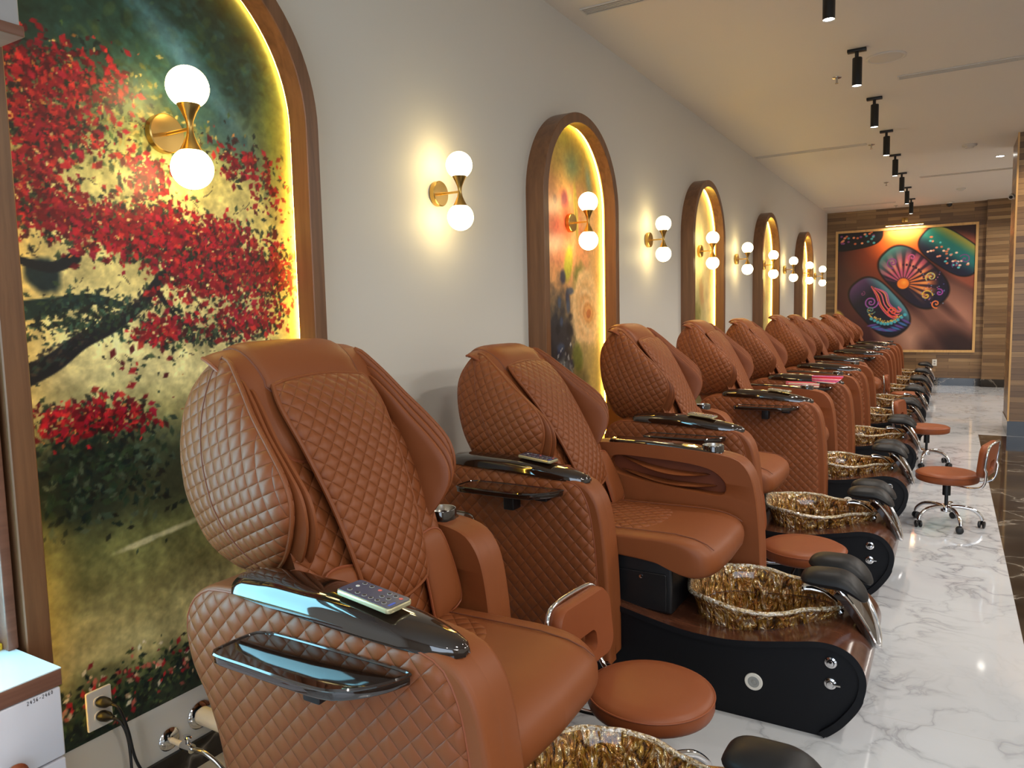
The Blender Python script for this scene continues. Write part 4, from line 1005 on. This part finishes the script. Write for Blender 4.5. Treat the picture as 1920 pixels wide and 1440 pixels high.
def make_stool():
    t = thing('rolling_stool', ST_LABEL[0], 'stool', (0, 0, 0), 'tan rolling stools')
    H = 0.365; R_ = 0.183
    mb = MB(); lathe(mb, [(0.02, H-0.066), (R_-0.016, H-0.066), (R_-0.004, H-0.060), (R_, H-0.050), (R_, H-0.022), (R_-0.003, H-0.014), (R_-0.020, H-0.004), (R_-0.06, H), (0.06, H+0.004), (0.001, H+0.005)], 48, ident)
    seat = mb.build('seat', 'stool', t)
    mb = MB(); tube(mb, [(R_*math.cos(a)*0.999, R_*math.sin(a)*0.999, H-0.018) for a in np.linspace(0, 2*PI, 60, endpoint=False)], 0.0028, 6, closed=True); mb.build('seat_piping', 'piping', seat)
    mb = MB(); mpb = lambda a, b, c: (0.205+c+0.10*(b-0.42)-0.35*a*a, a, b)
    ang = [math.atan2(p[1], p[0]) for p in rrect(0.31, 0.215, 0.055, 9)]
    O = rrect(0.31, 0.215, 0.055, 9, 0, 0.470); Hh = rrect(0.105, 0.062, 0.022, 9, 0, 0.433)
    ring_panel(mb, O, Hh, mpb, 0.0, 0.045, 0.012); mb.build('backrest', 'stool', t)
    mb = MB(); pts = [(0.06, -0.10, H-0.072), (0.17, -0.12, H-0.074), (0.235, -0.135, H-0.045), (0.252, -0.150, 0.405)]
    arc = [mpb(a, b, 0.047) for a, b in ((-0.155, 0.43), (-0.157, 0.508), (-0.140, 0.558), (-0.10, 0.578), (0.0, 0.581), (0.10, 0.578), (0.140, 0.558), (0.157, 0.508), (0.155, 0.43))]
    full = pts+arc+[(x, -y, z) for x, y, z in reversed(pts)]
    tube(mb, cr(full, 90, False), 0.008, 10); mb.build('back_frame', 'chrome', t)
    mb = MB(); lathe(mb, [(0.011, 0.10), (0.011, 0.20), (0.024, 0.202), (0.024, 0.285), (0.018, 0.29), (0.018, H-0.07), (0.05, H-0.068)], 20, ident); mb.build('gas_column', 'black_plastic', t)
    mb = MB(); tube(mb, [(0, 0, H-0.078), (0.02, 0.10, H-0.085), (0.03, 0.15, H-0.11)], [0.005, 0.005, 0.008], 8); mb.build('height_lever', 'black_plastic', t)
    mb = MB(); lathe(mb, [(0.02, 0.088), (0.032, 0.092), (0.034, 0.125), (0.024, 0.138), (0.012, 0.140)], 20, ident); mb.build('hub', 'chrome', t)
    for k in range(5):
        a = 2*PI*k/5+0.35; ca, sa = math.cos(a), math.sin(a)
        mb = MB(); tube(mb, cr([(0.02*ca, 0.02*sa, 0.122), (0.08*ca, 0.08*sa, 0.128), (0.15*ca, 0.15*sa, 0.115), (0.195*ca, 0.195*sa, 0.078), (0.205*ca, 0.205*sa, 0.050)], 18, False), 0.0125, 10)
        leg = mb.build('leg', 'chrome', t)
        mb = MB(); q = a+1.2; cq, sq = math.cos(q), math.sin(q); cx, cy = 0.205*ca, 0.205*sa
        for s in (-1, 1):
            lathe(mb, [(0.004, 0), (0.019, 0.001), (0.0225, 0.005), (0.0225, 0.013), (0.018, 0.016), (0.004, 0.016)], 18, lambda x, y, h: (cx+x*cq-s*(0.004+h)*sq-0.006*cq, cy+x*sq+s*(0.004+h)*cq-0.006*sq, 0.023+y))
        tube(mb, [(cx, cy, 0.052), (cx, cy, 0.030), (cx-0.006*cq, cy-0.006*sq, 0.023)], 0.006, 8)
        mb.build('caster', 'black_plastic', leg)
    return t
st0 = make_stool()
for i, (x, y, rz) in enumerate(((1.36, 1.965, 175), (1.53, 3.54, 180), (2.095, 5.56, -14), (1.93, 7.66, 170), (1.64, 10.55, 180))):
    o = st0 if i == 0 else copy_tree(st0)
    o.location = (x, y, 0); o.rotation_euler = (0, 0, math.radians(rz)); o['label'] = ST_LABEL[i]

# ------------------------------------------------------------------ display cabinet at the near end of the wall
t = thing('display_cabinet', 'white drawer cabinet with lit display and grey header beside the red blossom mural', 'cabinet', (0, 0.45, 0))
def cab(lo, hi, name, mat, parent=t, r=0.003):
    mb = MB(); box(mb, lo, hi, r); mb.v = [(x, y-0.45, z) for x, y, z in mb.v]; return mb.build(name, mat, parent)
cab((0.02, 0.02, 0.09), (0.285, 0.884, 0.598), 'body', 'cab_white')
cab((0.04, 0.04, 0.0), (0.25, 0.86, 0.09), 'plinth', 'cab_trim')
cab((0.013, 0.0, 0.600), (0.302, 0.887, 0.6395), 'counter_edge', 'cab_trim'); cab((0.013, 0.0, 0.6395), (0.302, 0.887, 0.643), 'counter_top', 'counter', r=0.001)
d1 = cab((0.285, 0.45, 0.428), (0.300, 0.883, 0.597), 'drawer', 'cab_white', r=0.004); d2 = cab((0.285, 0.45, 0.255), (0.300, 0.883, 0.422), 'drawer', 'cab_white', r=0.004)
d3 = cab((0.285, 0.022, 0.428), (0.300, 0.446, 0.597), 'drawer', 'cab_white', r=0.004); d4 = cab((0.285, 0.022, 0.255), (0.300, 0.446, 0.422), 'drawer', 'cab_white', r=0.004); cab((0.285, 0.022, 0.095), (0.300, 0.883, 0.249), 'drawer', 'cab_white', r=0.004)
for d, y, z in ((d1, 0.765, 0.446), (d3, 0.25, 0.50), (d2, 0.765, 0.33), (d4, 0.25, 0.33)):
    mb = MB(); mpk = lambda a, b, h: (0.300+h, y+a-0.45, z+b)
    lathe(mb, [(0.012, 0.0), (0.012, 0.010), (0.026, 0.014), (0.0275, 0.020)], 24, mpk, 0, cap=False); lathe(mb, [(0.0275, 0.020), (0.022, 0.026), (0.0005, 0.027)], 24, mpk, 1, cap=False); mb.build('knob', ['steel', 'copper'], d)
GL = {'2': [[(0, .8), (.2, 1), (.55, .95), (.6, .7), (.3, .35), (0, 0), (.65, .02)]], '4': [[(.4, 1), (0, .4), (.7, .4)], [(.5, .75), (.48, 0)]],
      '3': [[(.05, 1), (.58, 1), (.2, .62), (.5, .58), (.6, .3), (.4, 0), (0, .06)]], '6': [[(.5, 1), (.1, .6), (.02, .2), (.3, 0), (.58, .2), (.4, .48), (.06, .3)]], '0': [[(.3, 1), (.02, .55), (.25, 0), (.58, .4), (.3, 1)]],
      '-': [[(.05, .45), (.6, .5)]], '5': [[(.58, 1), (.1, .95), (.08, .58), (.5, .5), (.5, .1), (0, .02)]]}
mb = MB(); y = 0.8085
for ch in '2436-2460':
    for g in GL[ch]: tube(mb, [(0.3006, y-0.45+0.0052*p[0], 0.5845+0.0085*p[1]+0.0035*(y-0.81)/0.06) for p in cr(g, 14, False)], 0.00055, 5)
    y += 0.0066
mb.build('handwritten_number', 'ink', d1)
cab((0.013, 0.02, 0.643), (0.06, 0.868, 2.07), 'display_back', 'cab_white')
cab((0.060, 0.03, 0.68), (0.064, 0.83, 2.04), 'lit_panel', 'cab_led', r=0.001)
cab((0.013, 0.868, 0.643), (0.100, 0.893, 2.07), 'side_post', 'cab_trim')
cab((0.060, 0.02, 0.643), (0.075, 0.868, 0.66), 'yellow_strip', 'yellow')
cab((0.013, 0.0, 2.070), (0.330, 0.905, 2.094), 'header_trim', 'cab_trim'); cab((0.013, 0.0, 2.094), (0.322, 0.900, 2.75), 'header', 'hdr_grey')
cab((0.20, 0.05, 2.064), (0.25, 0.872, 2.070), 'light_strip', 'cab_led')

# ------------------------------------------------------------------ outlet, plugs and water pipes at the foot of the first mural
t = thing('wall_outlet', 'white duplex outlet plate low on the red blossom mural', 'outlet', (0, 1.127, 0.347))
mb = MB(); slab(mb, rrect(0.074, 0.116, 0.005, 4), YZ, 0.004, 0.011, 0.003); mb.build('cover_plate', 'white_plastic', t)
for z in (0.021, -0.021):
    mb = MB(); slab(mb, rrect(0.034, 0.029, 0.011, 5, 0, z), YZ, 0.010, 0.0128, 0.0008); mb.build('socket', 'white_plastic', t)
def plug(label, z, pts, r=0.0042):
    t = thing('power_plug', label, 'plug', (0.0128, 1.127, z), 'black power plugs')
    mb = MB(); lathe(mb, [(0.004, 0.0), (0.0145, 0.001), (0.016, 0.008), (0.014, 0.022), (0.008, 0.030), (0.0055, 0.040), (0.001, 0.041)], 18, lambda x, y, h: (h, x+0.35*h, y-0.1*h)); mb.build('plug_body', 'black_plastic', t)
    mb = MB(); tube(mb, cr(pts, 60, False), r, 8); mb.build('cord', 'black_plastic', t)
plug('upper black plug in the outlet under the red blossom mural', 0.368, [(0.037, 0.013, -0.004), (0.06, 0.022, -0.02), (0.07, 0.036, -0.09), (0.075, 0.055, -0.20), (0.10, 0.11, -0.32), (0.13, 0.17, -0.363)])
plug('lower black plug in the outlet under the red blossom mural', 0.326, [(0.037, 0.013, -0.004), (0.055, 0.026, -0.02), (0.06, 0.04, -0.08), (0.07, 0.038, -0.18), (0.085, 0.03, -0.29), (0.12, 0.05, -0.321)])
t = thing('drain_pipe', 'white drain pipe with chrome wall ring behind the nearest chair', 'pipe', (0, 1.452, 0.165))
mb = MB(); lathe(mb, [(0.030, 0.002), (0.046, 0.002), (0.046, 0.006), (0.038, 0.014), (0.030, 0.016)], 30, lambda x, y, h: (h, x, y), cap=False); mb.build('wall_ring', 'chrome', t)
mb = MB(); tube(mb, [(0.001, 0, 0), (0.22, 0, 0), (0.27, 0, -0.02), (0.285, 0, -0.06), (0.285, 0, -0.165)], 0.029, 18); mb.build('tube', 'pipe_white', t)
t = thing('water_valve', 'chrome stop valve on a wall ring beside the drain pipe', 'valve', (0, 1.338, 0.140))
mb = MB(); lathe(mb, [(0.008, 0.002), (0.036, 0.002), (0.036, 0.005), (0.028, 0.013), (0.008, 0.016)], 28, lambda x, y, h: (h, x, y), cap=False); mb.build('wall_ring', 'chrome', t)
mb = MB(); tube(mb, [(0.001, 0, 0), (0.075, 0, 0)], 0.009, 12); mb.build('stub', 'pipe_white', t)
mb = MB(); tube(mb, [(0.07, 0, 0), (0.115, 0, 0)], 0.014, 14); tube(mb, [(0.095, 0, 0), (0.095, 0, 0.03)], 0.007, 10); mb.build('valve_body', 'chrome', t)
mb = MB(); lathe(mb, [(0.001, 0.028), (0.016, 0.029), (0.018, 0.034), (0.014, 0.038), (0.001, 0.039)], 14, lambda x, y, h: (0.095+x, y*0.6, h)); mb.build('handle', 'chrome', t)
mb = MB(); tube(mb, cr([(0.11, 0, 0), (0.16, 0.01, -0.005), (0.21, 0.03, -0.05), (0.25, 0.05, -0.137)], 40, False), 0.007, 10); mb.build('braided_hose', 'steel', t)
t = thing('wall_outlet', 'white outlet plate on the wood clad end wall under the picture', 'outlet', (1.863, YEND, 0.416))
mb = MB(); slab(mb, rrect(0.074, 0.118, 0.005, 4), lambda a, b, c: (a, -c, b), 0.0, 0.007, 0.003); mb.build('cover_plate', 'white_plastic', t)
for z in (0.021, -0.021):
    mb = MB(); slab(mb, rrect(0.034, 0.029, 0.011, 5, 0, z), lambda a, b, c: (a, -c, b), 0.006, 0.0085, 0.0008); mb.build('socket', 'grey_plastic', t)

# ------------------------------------------------------------------ ceiling: track spots, diffusers, sprinklers, detectors
TR = ['nearest black ceiling spot, cut by the top of the picture', 'second black ceiling spot, beside the round ceiling grille', 'third black ceiling spot from the camera', 'fourth black ceiling spot from the camera',
      'fifth black ceiling spot from the camera', 'sixth black ceiling spot from the camera', 'seventh black ceiling spot, second from the end wall', 'black ceiling spot nearest the end wall picture']
def make_spot():
    t = thing('ceiling_spotlight', TR[0], 'spotlight', (0, 0, 0), 'black ceiling spots in a row')
    mb = MB(); box(mb, (-0.062, -0.021, -0.022), (0.062, 0.021, -0.0005), 0.003); mb.build('mounting_plate', 'black', t)
    mb = MB(); tube(mb, [(0.0, 0, -0.02), (0.0, 0, -0.075)], 0.013, 12); mb.build('stem', 'black', t)
    mb = MB(); lathe(mb, [(0.001, -0.062), (0.030, -0.062), (0.0325, -0.066), (0.0325, -0.252), (0.0305, -0.254), (0.029, -0.246)], 28, lambda x, y, h: (x+0.004, y, h), cap=False); mb.build('barrel', 'black', t)
    mb = MB(); lathe(mb, [(0.0295, -0.250), (0.015, -0.2495), (0.0005, -0.249)], 28, lambda x, y, h: (x+0.004, y, h), cap=False); mb.build('lens', 'lens', t)
    return t
sp0 = make_spot()
for i in range(8):
    o = sp0 if i == 0 else copy_tree(sp0)
    y = 4.50+1.412*i; o.location = (1.465, y, CEIL); o['label'] = TR[i]
    light('spot_beam', 'SPOT', (1.469, y, CEIL-0.262), 50, (1.0, 0.92, 0.82), 0.028, aim=(1.35, y+0.05, 0.3), cone=1.9, blend=0.9)

DL = ['slotted air diffuser at the top edge of the picture near the mural wall', 'long air diffuser in the ceiling, right of the second black spot', 'air diffuser running out from the mural wall at the fourth black spot',
      'thin air diffuser in the ceiling just before the round white smoke detector', 'air diffuser by the mural wall, nearest the end wall']
for i, (x0, x1, y) in enumerate(((0.12, 1.32, 4.24), (1.67, 2.87, 6.82), (0.02, 1.23, 9.30), (1.66, 2.86, 12.12), (0.05, 1.22, 14.66))):
    t = thing('air_diffuser', DL[i], 'air vent', ((x0+x1)/2, y, CEIL), 'slot air diffusers')
    L = (x1-x0)/2
    mb = MB(); plain_box(mb, (-L, -0.045, -0.003), (L, 0.045, -0.0004)); mb.build('backing', 'vent_grey', t)
    mb = MB(); O = np.array([(-L, -0.05), (L, -0.05), (L, 0.05), (-L, 0.05)]); I = np.array([(-L+0.012, -0.04), (L-0.012, -0.04), (L-0.012, 0.04), (-L+0.012, 0.04)])
    V = [(p[0], p[1], -0.001) for p in O]+[(p[0], p[1], -0.008) for p in O]+[(p[0], p[1], -0.008) for p in I]+[(p[0], p[1], -0.001) for p in I]
    mb.add(V, [(r*4+k, r*4+(k+1) % 4, (r+1)*4+(k+1) % 4, (r+1)*4+k) for r in range(3) for k in range(4)]); mb.build('frame', 'vent_white', t, smooth=False)
    for k in range(3):
        mb = MB(); plain_box(mb, (-L+0.012, -0.024+0.02*k, -0.0075), (L-0.012, -0.016+0.02*k, -0.002)); mb.build('slat', 'vent_white', t, smooth=False)
M_S = ['ceiling sprinkler left of the second black spot', 'ceiling sprinkler at the tip of the long diffuser near the fourth black spot', 'ceiling sprinkler left of the sixth black spot', 'ceiling sprinkler nearest the end wall']
for i, (x, y) in enumerate(((1.26, 6.525), (1.272, 9.373), (1.228, 12.30), (1.194, 15.149))):
    t = thing('fire_sprinkler', M_S[i], 'sprinkler', (x, y, CEIL), 'ceiling sprinklers')
    mb = MB(); lathe(mb, [(0.001, -0.0005), (0.036, -0.0005), (0.034, -0.006), (0.015, -0.010), (0.001, -0.010)], 22, ident); mb.build('cover_ring', 'steel', t)
    mb = MB(); tube(mb, [(0, 0, -0.01), (0, 0, -0.045)], 0.008, 10); lathe(mb, [(0.001, -0.045), (0.014, -0.045), (0.014, -0.048), (0.001, -0.048)], 14, ident); mb.build('spray_head', 'steel', t)
t = thing('ceiling_speaker', 'large flat round grille in the ceiling behind the second black spot', 'speaker', (1.63, 6.22, CEIL))
mb = MB(); lathe(mb, [(0.001, -0.0005), (0.135, -0.0005), (0.135, -0.005), (0.120, -0.010), (0.112, -0.006)], 40, ident, cap=False); mb.build('rim', 'vent_white', t)
mb = MB(); lathe(mb, [(0.112, -0.006), (0.06, -0.008), (0.0005, -0.009)], 40, ident, cap=False); mb.build('grille', 'vent_white', t)
for x, y, r, lb in ((2.221, 10.07, 0.075, 'small round ceiling disc left of the pillar top'), (2.178, 13.676, 0.065, 'round white smoke detector in the ceiling before the end wall')):
    t = thing('smoke_detector', lb, 'smoke detector', (x, y, CEIL), 'round ceiling detectors')
    mb = MB(); lathe(mb, [(0.001, -0.0005), (r, -0.0005), (r, -0.012), (r*0.9, -0.022), (r*0.6, -0.024)], 30, ident, cap=False); mb.build('base', 'vent_white', t)
    mb = MB(); lathe(mb, [(r*0.6, -0.024), (r*0.55, -0.040), (r*0.3, -0.044), (0.001, -0.044)], 30, ident, cap=False); mb.build('sensor_cap', 'vent_white', t)
t = thing('ceiling_downlight', 'small bright recessed downlight beside the top of the pillar', 'downlight', (2.56, 11.05, CEIL))
mb = MB(); lathe(mb, [(0.001, -0.0004), (0.055, -0.0004), (0.055, -0.004), (0.042, -0.007)], 26, ident, cap=False); mb.build('trim_ring', 'vent_white', t)
mb = MB(); lathe(mb, [(0.042, -0.007), (0.001, -0.0072)], 26, ident, cap=False); mb.build('lens', 'lens', t)
light('downlight_beam', 'SPOT', (2.56, 11.05, CEIL-0.03), 50, WARMW, 0.05, aim=(2.6, 11.0, 0), cone=2.2, blend=0.8)
for i, (x, y) in enumerate(((2.95, 9.25), (3.4, 9.2))): light('pillar_washer', 'SPOT', (x, y, CEIL-0.03), 40, (1.0, 0.82, 0.58), 0.05, aim=(x, 9.7, 1.6), cone=1.7, blend=0.8)
t = thing('security_camera', 'white dome security camera at the ceiling before the end wall', 'camera', (2.02, YEND-0.22, CEIL), 'security cameras')
mb = MB(); lathe(mb, [(0.001, -0.0005), (0.055, -0.0005), (0.055, -0.022), (0.048, -0.030)], 26, ident, cap=False); mb.build('mount', 'vent_white', t)
mb = MB(); lathe(mb, [(0.046, -0.028), (0.044, -0.055), (0.030, -0.078), (0.001, -0.088)], 26, ident, cap=False); mb.build('dome', 'black_plastic', t)
t = thing('security_camera', 'white bullet security camera high on the side of the pillar', 'camera', (2.655, 9.90, 2.62), 'security cameras')
mb = MB(); lathe(mb, [(0.001, 0.0), (0.030, 0.0), (0.028, 0.012), (0.010, 0.03), (0.001, 0.03)], 18, lambda x, y, h: (-h, x, y)); mb.build('mount', 'vent_white', t)
mb = MB(); tube(mb, [(-0.02, 0.02, 0.015), (-0.035, -0.05, -0.01)], 0.028, 16); mb.build('housing', 'vent_white', t)
mb = MB(); tube(mb, [(-0.0351, -0.0505, -0.0101), (-0.0357, -0.053, -0.0112)], 0.018, 14); mb.build('lens_glass', 'black_plastic', t)

# ------------------------------------------------------------------ picture on the end wall
def art_nails():
    C = Canvas(0.0, 2.24, 0.0, 2.22, 0.0075)
    W, H = C.a1, C.b1
    P = lambda s, q: (s*W, (1-q)*H)
    C.c[:] = np.array((52, 28, 32))/255; C.vary(0.2, 4, 90)
    def ell(s, q, ra, rb, c, deg=0, soft=0.4, alpha=1.0, rag=0.0, seed=0): a, b = P(s, q); C.blob(a, b, ra*W, rb*W, c, math.radians(deg), soft, alpha, seed, rag)
    ell(0.25, 0.55, 0.5, 0.5, (96, 48, 44), 0, 0.9, 0.9)
    ell(0.42, 0.22, 0.46, 0.32, (170, 70, 36), -20, 0.9, 0.95); ell(0.48, 0.08, 0.30, 0.22, (240, 118, 48), 0, 0.8, 1.0); ell(0.50, 0.02, 0.20, 0.10, (250, 160, 84), 0, 0.9, 0.9)
    # fingers
    def finger(s, q, ra, rb, deg, c, hi): ell(s, q, ra, rb, c, deg, 0.25); ell(s+0.02, q-0.02, ra*0.8, rb*0.6, hi, deg, 0.9, 0.7)
    finger(0.98, 0.30, 0.34, 0.20, -42, (140, 74, 56), (206, 110, 78)); finger(0.90, 0.72, 0.46, 0.235, -44, (118, 78, 66), (190, 134, 112)); finger(0.56, 0.94, 0.42, 0.225, -52, (128, 88, 74), (204, 156, 132))
    ell(0.93, 0.98, 0.3, 0.16, (40, 22, 22), -40, 0.6, 0.9); ell(0.76, 0.60, 0.36, 0.05, (62, 34, 32), -46, 0.8, 0.8); ell(0.70, 0.99, 0.16, 0.12, (46, 26, 26), -50, 0.8, 0.7)
    finger(0.05, 0.80, 0.05, 0.26, 40, (140, 92, 84), (170, 120, 110)); ell(0.02, 0.70, 0.035, 0.07, (206, 186, 90), 40, 0.6); ell(0.05, 0.77, 0.03, 0.06, (90, 150, 120), 40, 0.6)
    def nail(s, q, ra, rb, deg, c):
        a, b = P(s, q); an = math.radians(deg)
        da, db = C.A-a, C.B-b; co, si = math.cos(an), math.sin(an); u, v = (da*co+db*si)/(ra*W), (-da*si+db*co)/(rb*W)
        d = (np.abs(u)**3.2+np.abs(v)**2.6)**(1/2.8)
        C.blend(np.clip((1.06-d)*16, 0, 1), (16, 10, 14)); C.blend(np.clip((1-d)*20, 0, 1), c)
        return d, u, v
    # top-left nail
    d, u, v = nail(0.13, 0.03, 0.21, 0.11, 8, (20, 22, 34))
    for k in range(26):
        s, q = rng.uniform(0.02, 0.28), rng.uniform(0.0, 0.10); ell(s, q, 0.013, 0.011, [(206, 110, 70), (70, 150, 170), (230, 150, 110), (130, 70, 130)][k % 4], 0, 0.4)
    # top-right nail
    d, u, v = nail(0.83, 0.20, 0.245, 0.135, -38, (24, 34, 58)); m = np.clip((1-d)*20, 0, 1)
    C.blend(m*np.clip(0.9+v*1.4-u*0.1, 0, 1)*0.9, (30, 120, 116)); C.blend(m*np.clip(v*2-0.7, 0, 1), (150, 150, 70)); C.blend(m*np.clip(-v*1.5-0.1, 0, 1)*0.6, (20, 18, 44))
    for k in range(34):
        a, b = rng.uniform(-0.8, 0.7), rng.uniform(-0.7, 0.1); s = 0.83+0.245*a*math.cos(math.radians(38))+0.135*b*math.sin(math.radians(38)); q = 0.20+0.245*a*math.sin(math.radians(38))-0.135*b*math.cos(math.radians(38))
        ell(s, q, 0.010+0.006*rng.random(), 0.010, [(206, 120, 90), (240, 200, 180), (90, 190, 200), (220, 140, 120)][k % 4], 0, 0.4)
    def spiral(s, q, r, turns, c, wd, ph=0, dr=1):
        a, b = P(s, q); C.line([(a+r*W*k/40*math.cos(ph+dr*turns*2*PI*k/40), b+r*W*k/40*math.sin(ph+dr*turns*2*PI*k/40)) for k in range(2, 41)], wd, c)
    spiral(0.93, 0.27, 0.04, 1.4, (110, 70, 130), 0.011); spiral(0.87, 0.31, 0.03, 1.3, (90, 60, 120), 0.010, 2)
    # middle nail: a sun of petals
    d, u, v = nail(0.57, 0.395, 0.295, 0.162, -46, (24, 20, 44)); m = np.clip((1-d)*20, 0, 1)
    sa, sb = P(0.50, 0.447); th = np.arctan2(C.B-sb, C.A-sa); rr = np.hypot(C.A-sa, C.B-sb)/W
    pet = (np.cos(th*22)*0.5+0.5)
    sect = np.clip((np.cos(th-0.9)+0.25)*2, 0, 1)
    C.blend(m*sect*np.clip((0.26-rr)*12, 0, 1)*np.clip(pet*1.5, 0.15, 1), (214, 116, 60)); C.blend(m*np.clip((np.cos(th-1.7)-0.3)*2.5, 0, 1)*np.clip((0.3-rr)*9, 0, 1)*np.clip(pet*1.4, 0.2, 1), (186, 84, 128))
    C.blend(m*sect*np.clip((rr-0.10)*14, 0, 1)*np.clip((0.21-rr)*14, 0, 1)*np.clip(pet*2-1, 0, 1), (240, 186, 110))
    C.blend(m*np.clip(-u*1.6-0.75, 0, 1), (70, 150, 150))
    for k in range(9):
        a = 0.3+k*0.16; ell(0.50+0.155*math.cos(a), 0.447-0.155*math.sin(a), 0.010, 0.012, (52, 30, 50), 0, 0.4)
    ell(0.50, 0.447, 0.060, 0.060, (40, 20, 24), 0, 0.5); ell(0.50, 0.447, 0.047, 0.047, (236, 126, 40), 0, 0.15); ell(0.507, 0.437, 0.03, 0.03, (250, 170, 70), 0, 0.9, 0.8)
    for s, q, r, tn, c, ph, dr in ((0.70, 0.40, 0.04, 1.5, (206, 190, 110), 0.6, 1), (0.67, 0.55, 0.045, 1.4, (214, 180, 70), 2.5, -1), (0.76, 0.53, 0.03, 1.3, (150, 70, 160), 0, 1), (0.42, 0.27, 0.045, 1.6, (130, 64, 140), 1, 1), (0.56, 0.235, 0.03, 1.3, (170, 80, 140), 2, 1), (0.74, 0.62, 0.035, 1.3, (226, 120, 60), 3, 1)):
        spiral(s, q, r, tn, c, 0.013, ph, dr)
    for k in range(40): ell(rng.uniform(0.62, 0.80), rng.uniform(0.36, 0.62), 0.006, 0.006, [(120, 160, 200), (206, 120, 160), (90, 90, 160)][k % 3], 0, 0.5, 0.8)
    # left nail: swirls over a lace fringe
    d, u, v = nail(0.325, 0.635, 0.275, 0.152, -50, (22, 24, 46)); m = np.clip((1-d)*20, 0, 1)
    C.blend(m*np.clip(-u*2-0.9, 0, 1)*0.8, (110, 70, 130)); C.blend(m*np.clip(v*2-0.7, 0, 1)*0.8, (96, 160, 176))
    for k in range(7):
        o = (k-3)*0.012
        pts = [P(0.28+o*0.4, 0.47+o*0.2), P(0.34+o, 0.53-o*0.3), P(0.37+o, 0.62-o*0.2), P(0.43+o, 0.69-o*0.5), P(0.475+o*0.5, 0.70-o), P(0.47, 0.66-o*0.6)]
        C.line(pts, 0.012, [(214, 84, 110), (236, 120, 80), (30, 18, 34), (224, 100, 130), (30, 18, 34), (230, 130, 90), (190, 90, 150)][k])
    spiral(0.43, 0.675, 0.045, 1.7, (226, 84, 70), 0.016, 1); spiral(0.265, 0.595, 0.055, 2.0, (150, 84, 170), 0.014); spiral(0.265, 0.66, 0.035, 1.6, (96, 140, 130), 0.011, 2); spiral(0.20, 0.52, 0.02, 1.2, (120, 60, 110), 0.010)
    for k in range(44):
        f = k/43; s = 0.245+0.25*f+rng.normal(0, 0.006); q = 0.69+0.075*math.sin(f*PI*0.9)+rng.normal(0, 0.008); ell(s, q, 0.008, 0.008, [(206, 176, 80), (170, 140, 60), (230, 200, 120)][k % 3], 0, 0.4)
    for k in range(11):
        f = k/10; s = 0.27+0.25*f; q = 0.735+0.06*math.sin(f*PI)-0.03*f; ell(s, q, 0.017, 0.015, (70, 170, 190), -50, 0.4); ell(s+0.008, q+0.055, 0.012, 0.05, [(96, 70, 150), (60, 110, 170)][k % 2], 100-40*f, 0.5)
    return C, W, H
t = thing('framed_picture', 'large framed print of painted fingernails on the end wall', 'picture', (1.321, YEND, 0.6057))
C, W, H = art_nails(); FW, FH = 2.316, 2.298
C.mesh('printed_canvas', 'print', lambda a, b: (a-W/2, np.full_like(a, -0.022), b+(FH-H)/2), None, t)
mb = MB()
O = np.array([(-FW/2, 0), (FW/2, 0), (FW/2, FH), (-FW/2, FH)]); I = np.array([(-W/2+0.004, (FH-H)/2+0.004), (W/2-0.004, (FH-H)/2+0.004), (W/2-0.004, (FH+H)/2-0.004), (-W/2+0.004, (FH+H)/2-0.004)])
V = [(p[0], -0.001, p[1]) for p in O]+[(p[0], -0.040, p[1]) for p in O]+[(p[0], -0.040, p[1]) for p in I]+[(p[0], -0.001, p[1]) for p in I]
mb.add(V, [(r*4+k, r*4+(k+1) % 4, (r+1)*4+(k+1) % 4, (r+1)*4+k) for r in range(3) for k in range(4)]+[(12, 13, 14, 15)]); mb.build('frame', 'oak_frame', t, smooth=False)
t = thing('picture_light', 'slim lit bar lamp above the framed fingernail print', 'picture light', (1.325, YEND, 3.03))
mb = MB(); box(mb, (-0.05, -0.022, -0.04), (0.05, -0.001, 0.04)); mb.build('mount', 'brass', t)
mb = MB(); tube(mb, cr([(0, -0.02, 0), (0, -0.12, 0.02), (0, -0.17, -0.04), (0, -0.18, -0.085)], 24, False), 0.008, 10); mb.build('arm', 'brass', t)
mb = MB(); tube(mb, [(-0.31, -0.18, -0.094), (0.31, -0.18, -0.094)], 0.015, 14); mb.build('bar', 'brass', t)
mb = MB(); box(mb, (-0.30, -0.188, -0.1125), (0.30, -0.172, -0.1085), 0.001); mb.build('light_strip', 'bar_led', t)
light('picture_light_beam', 'AREA', (1.325, YEND-0.18, 2.912), 9, (1.0, 0.72, 0.40), 0.58, aim=(1.325, YEND-0.10, 2.0), shape='RECTANGLE', size_y=0.02)
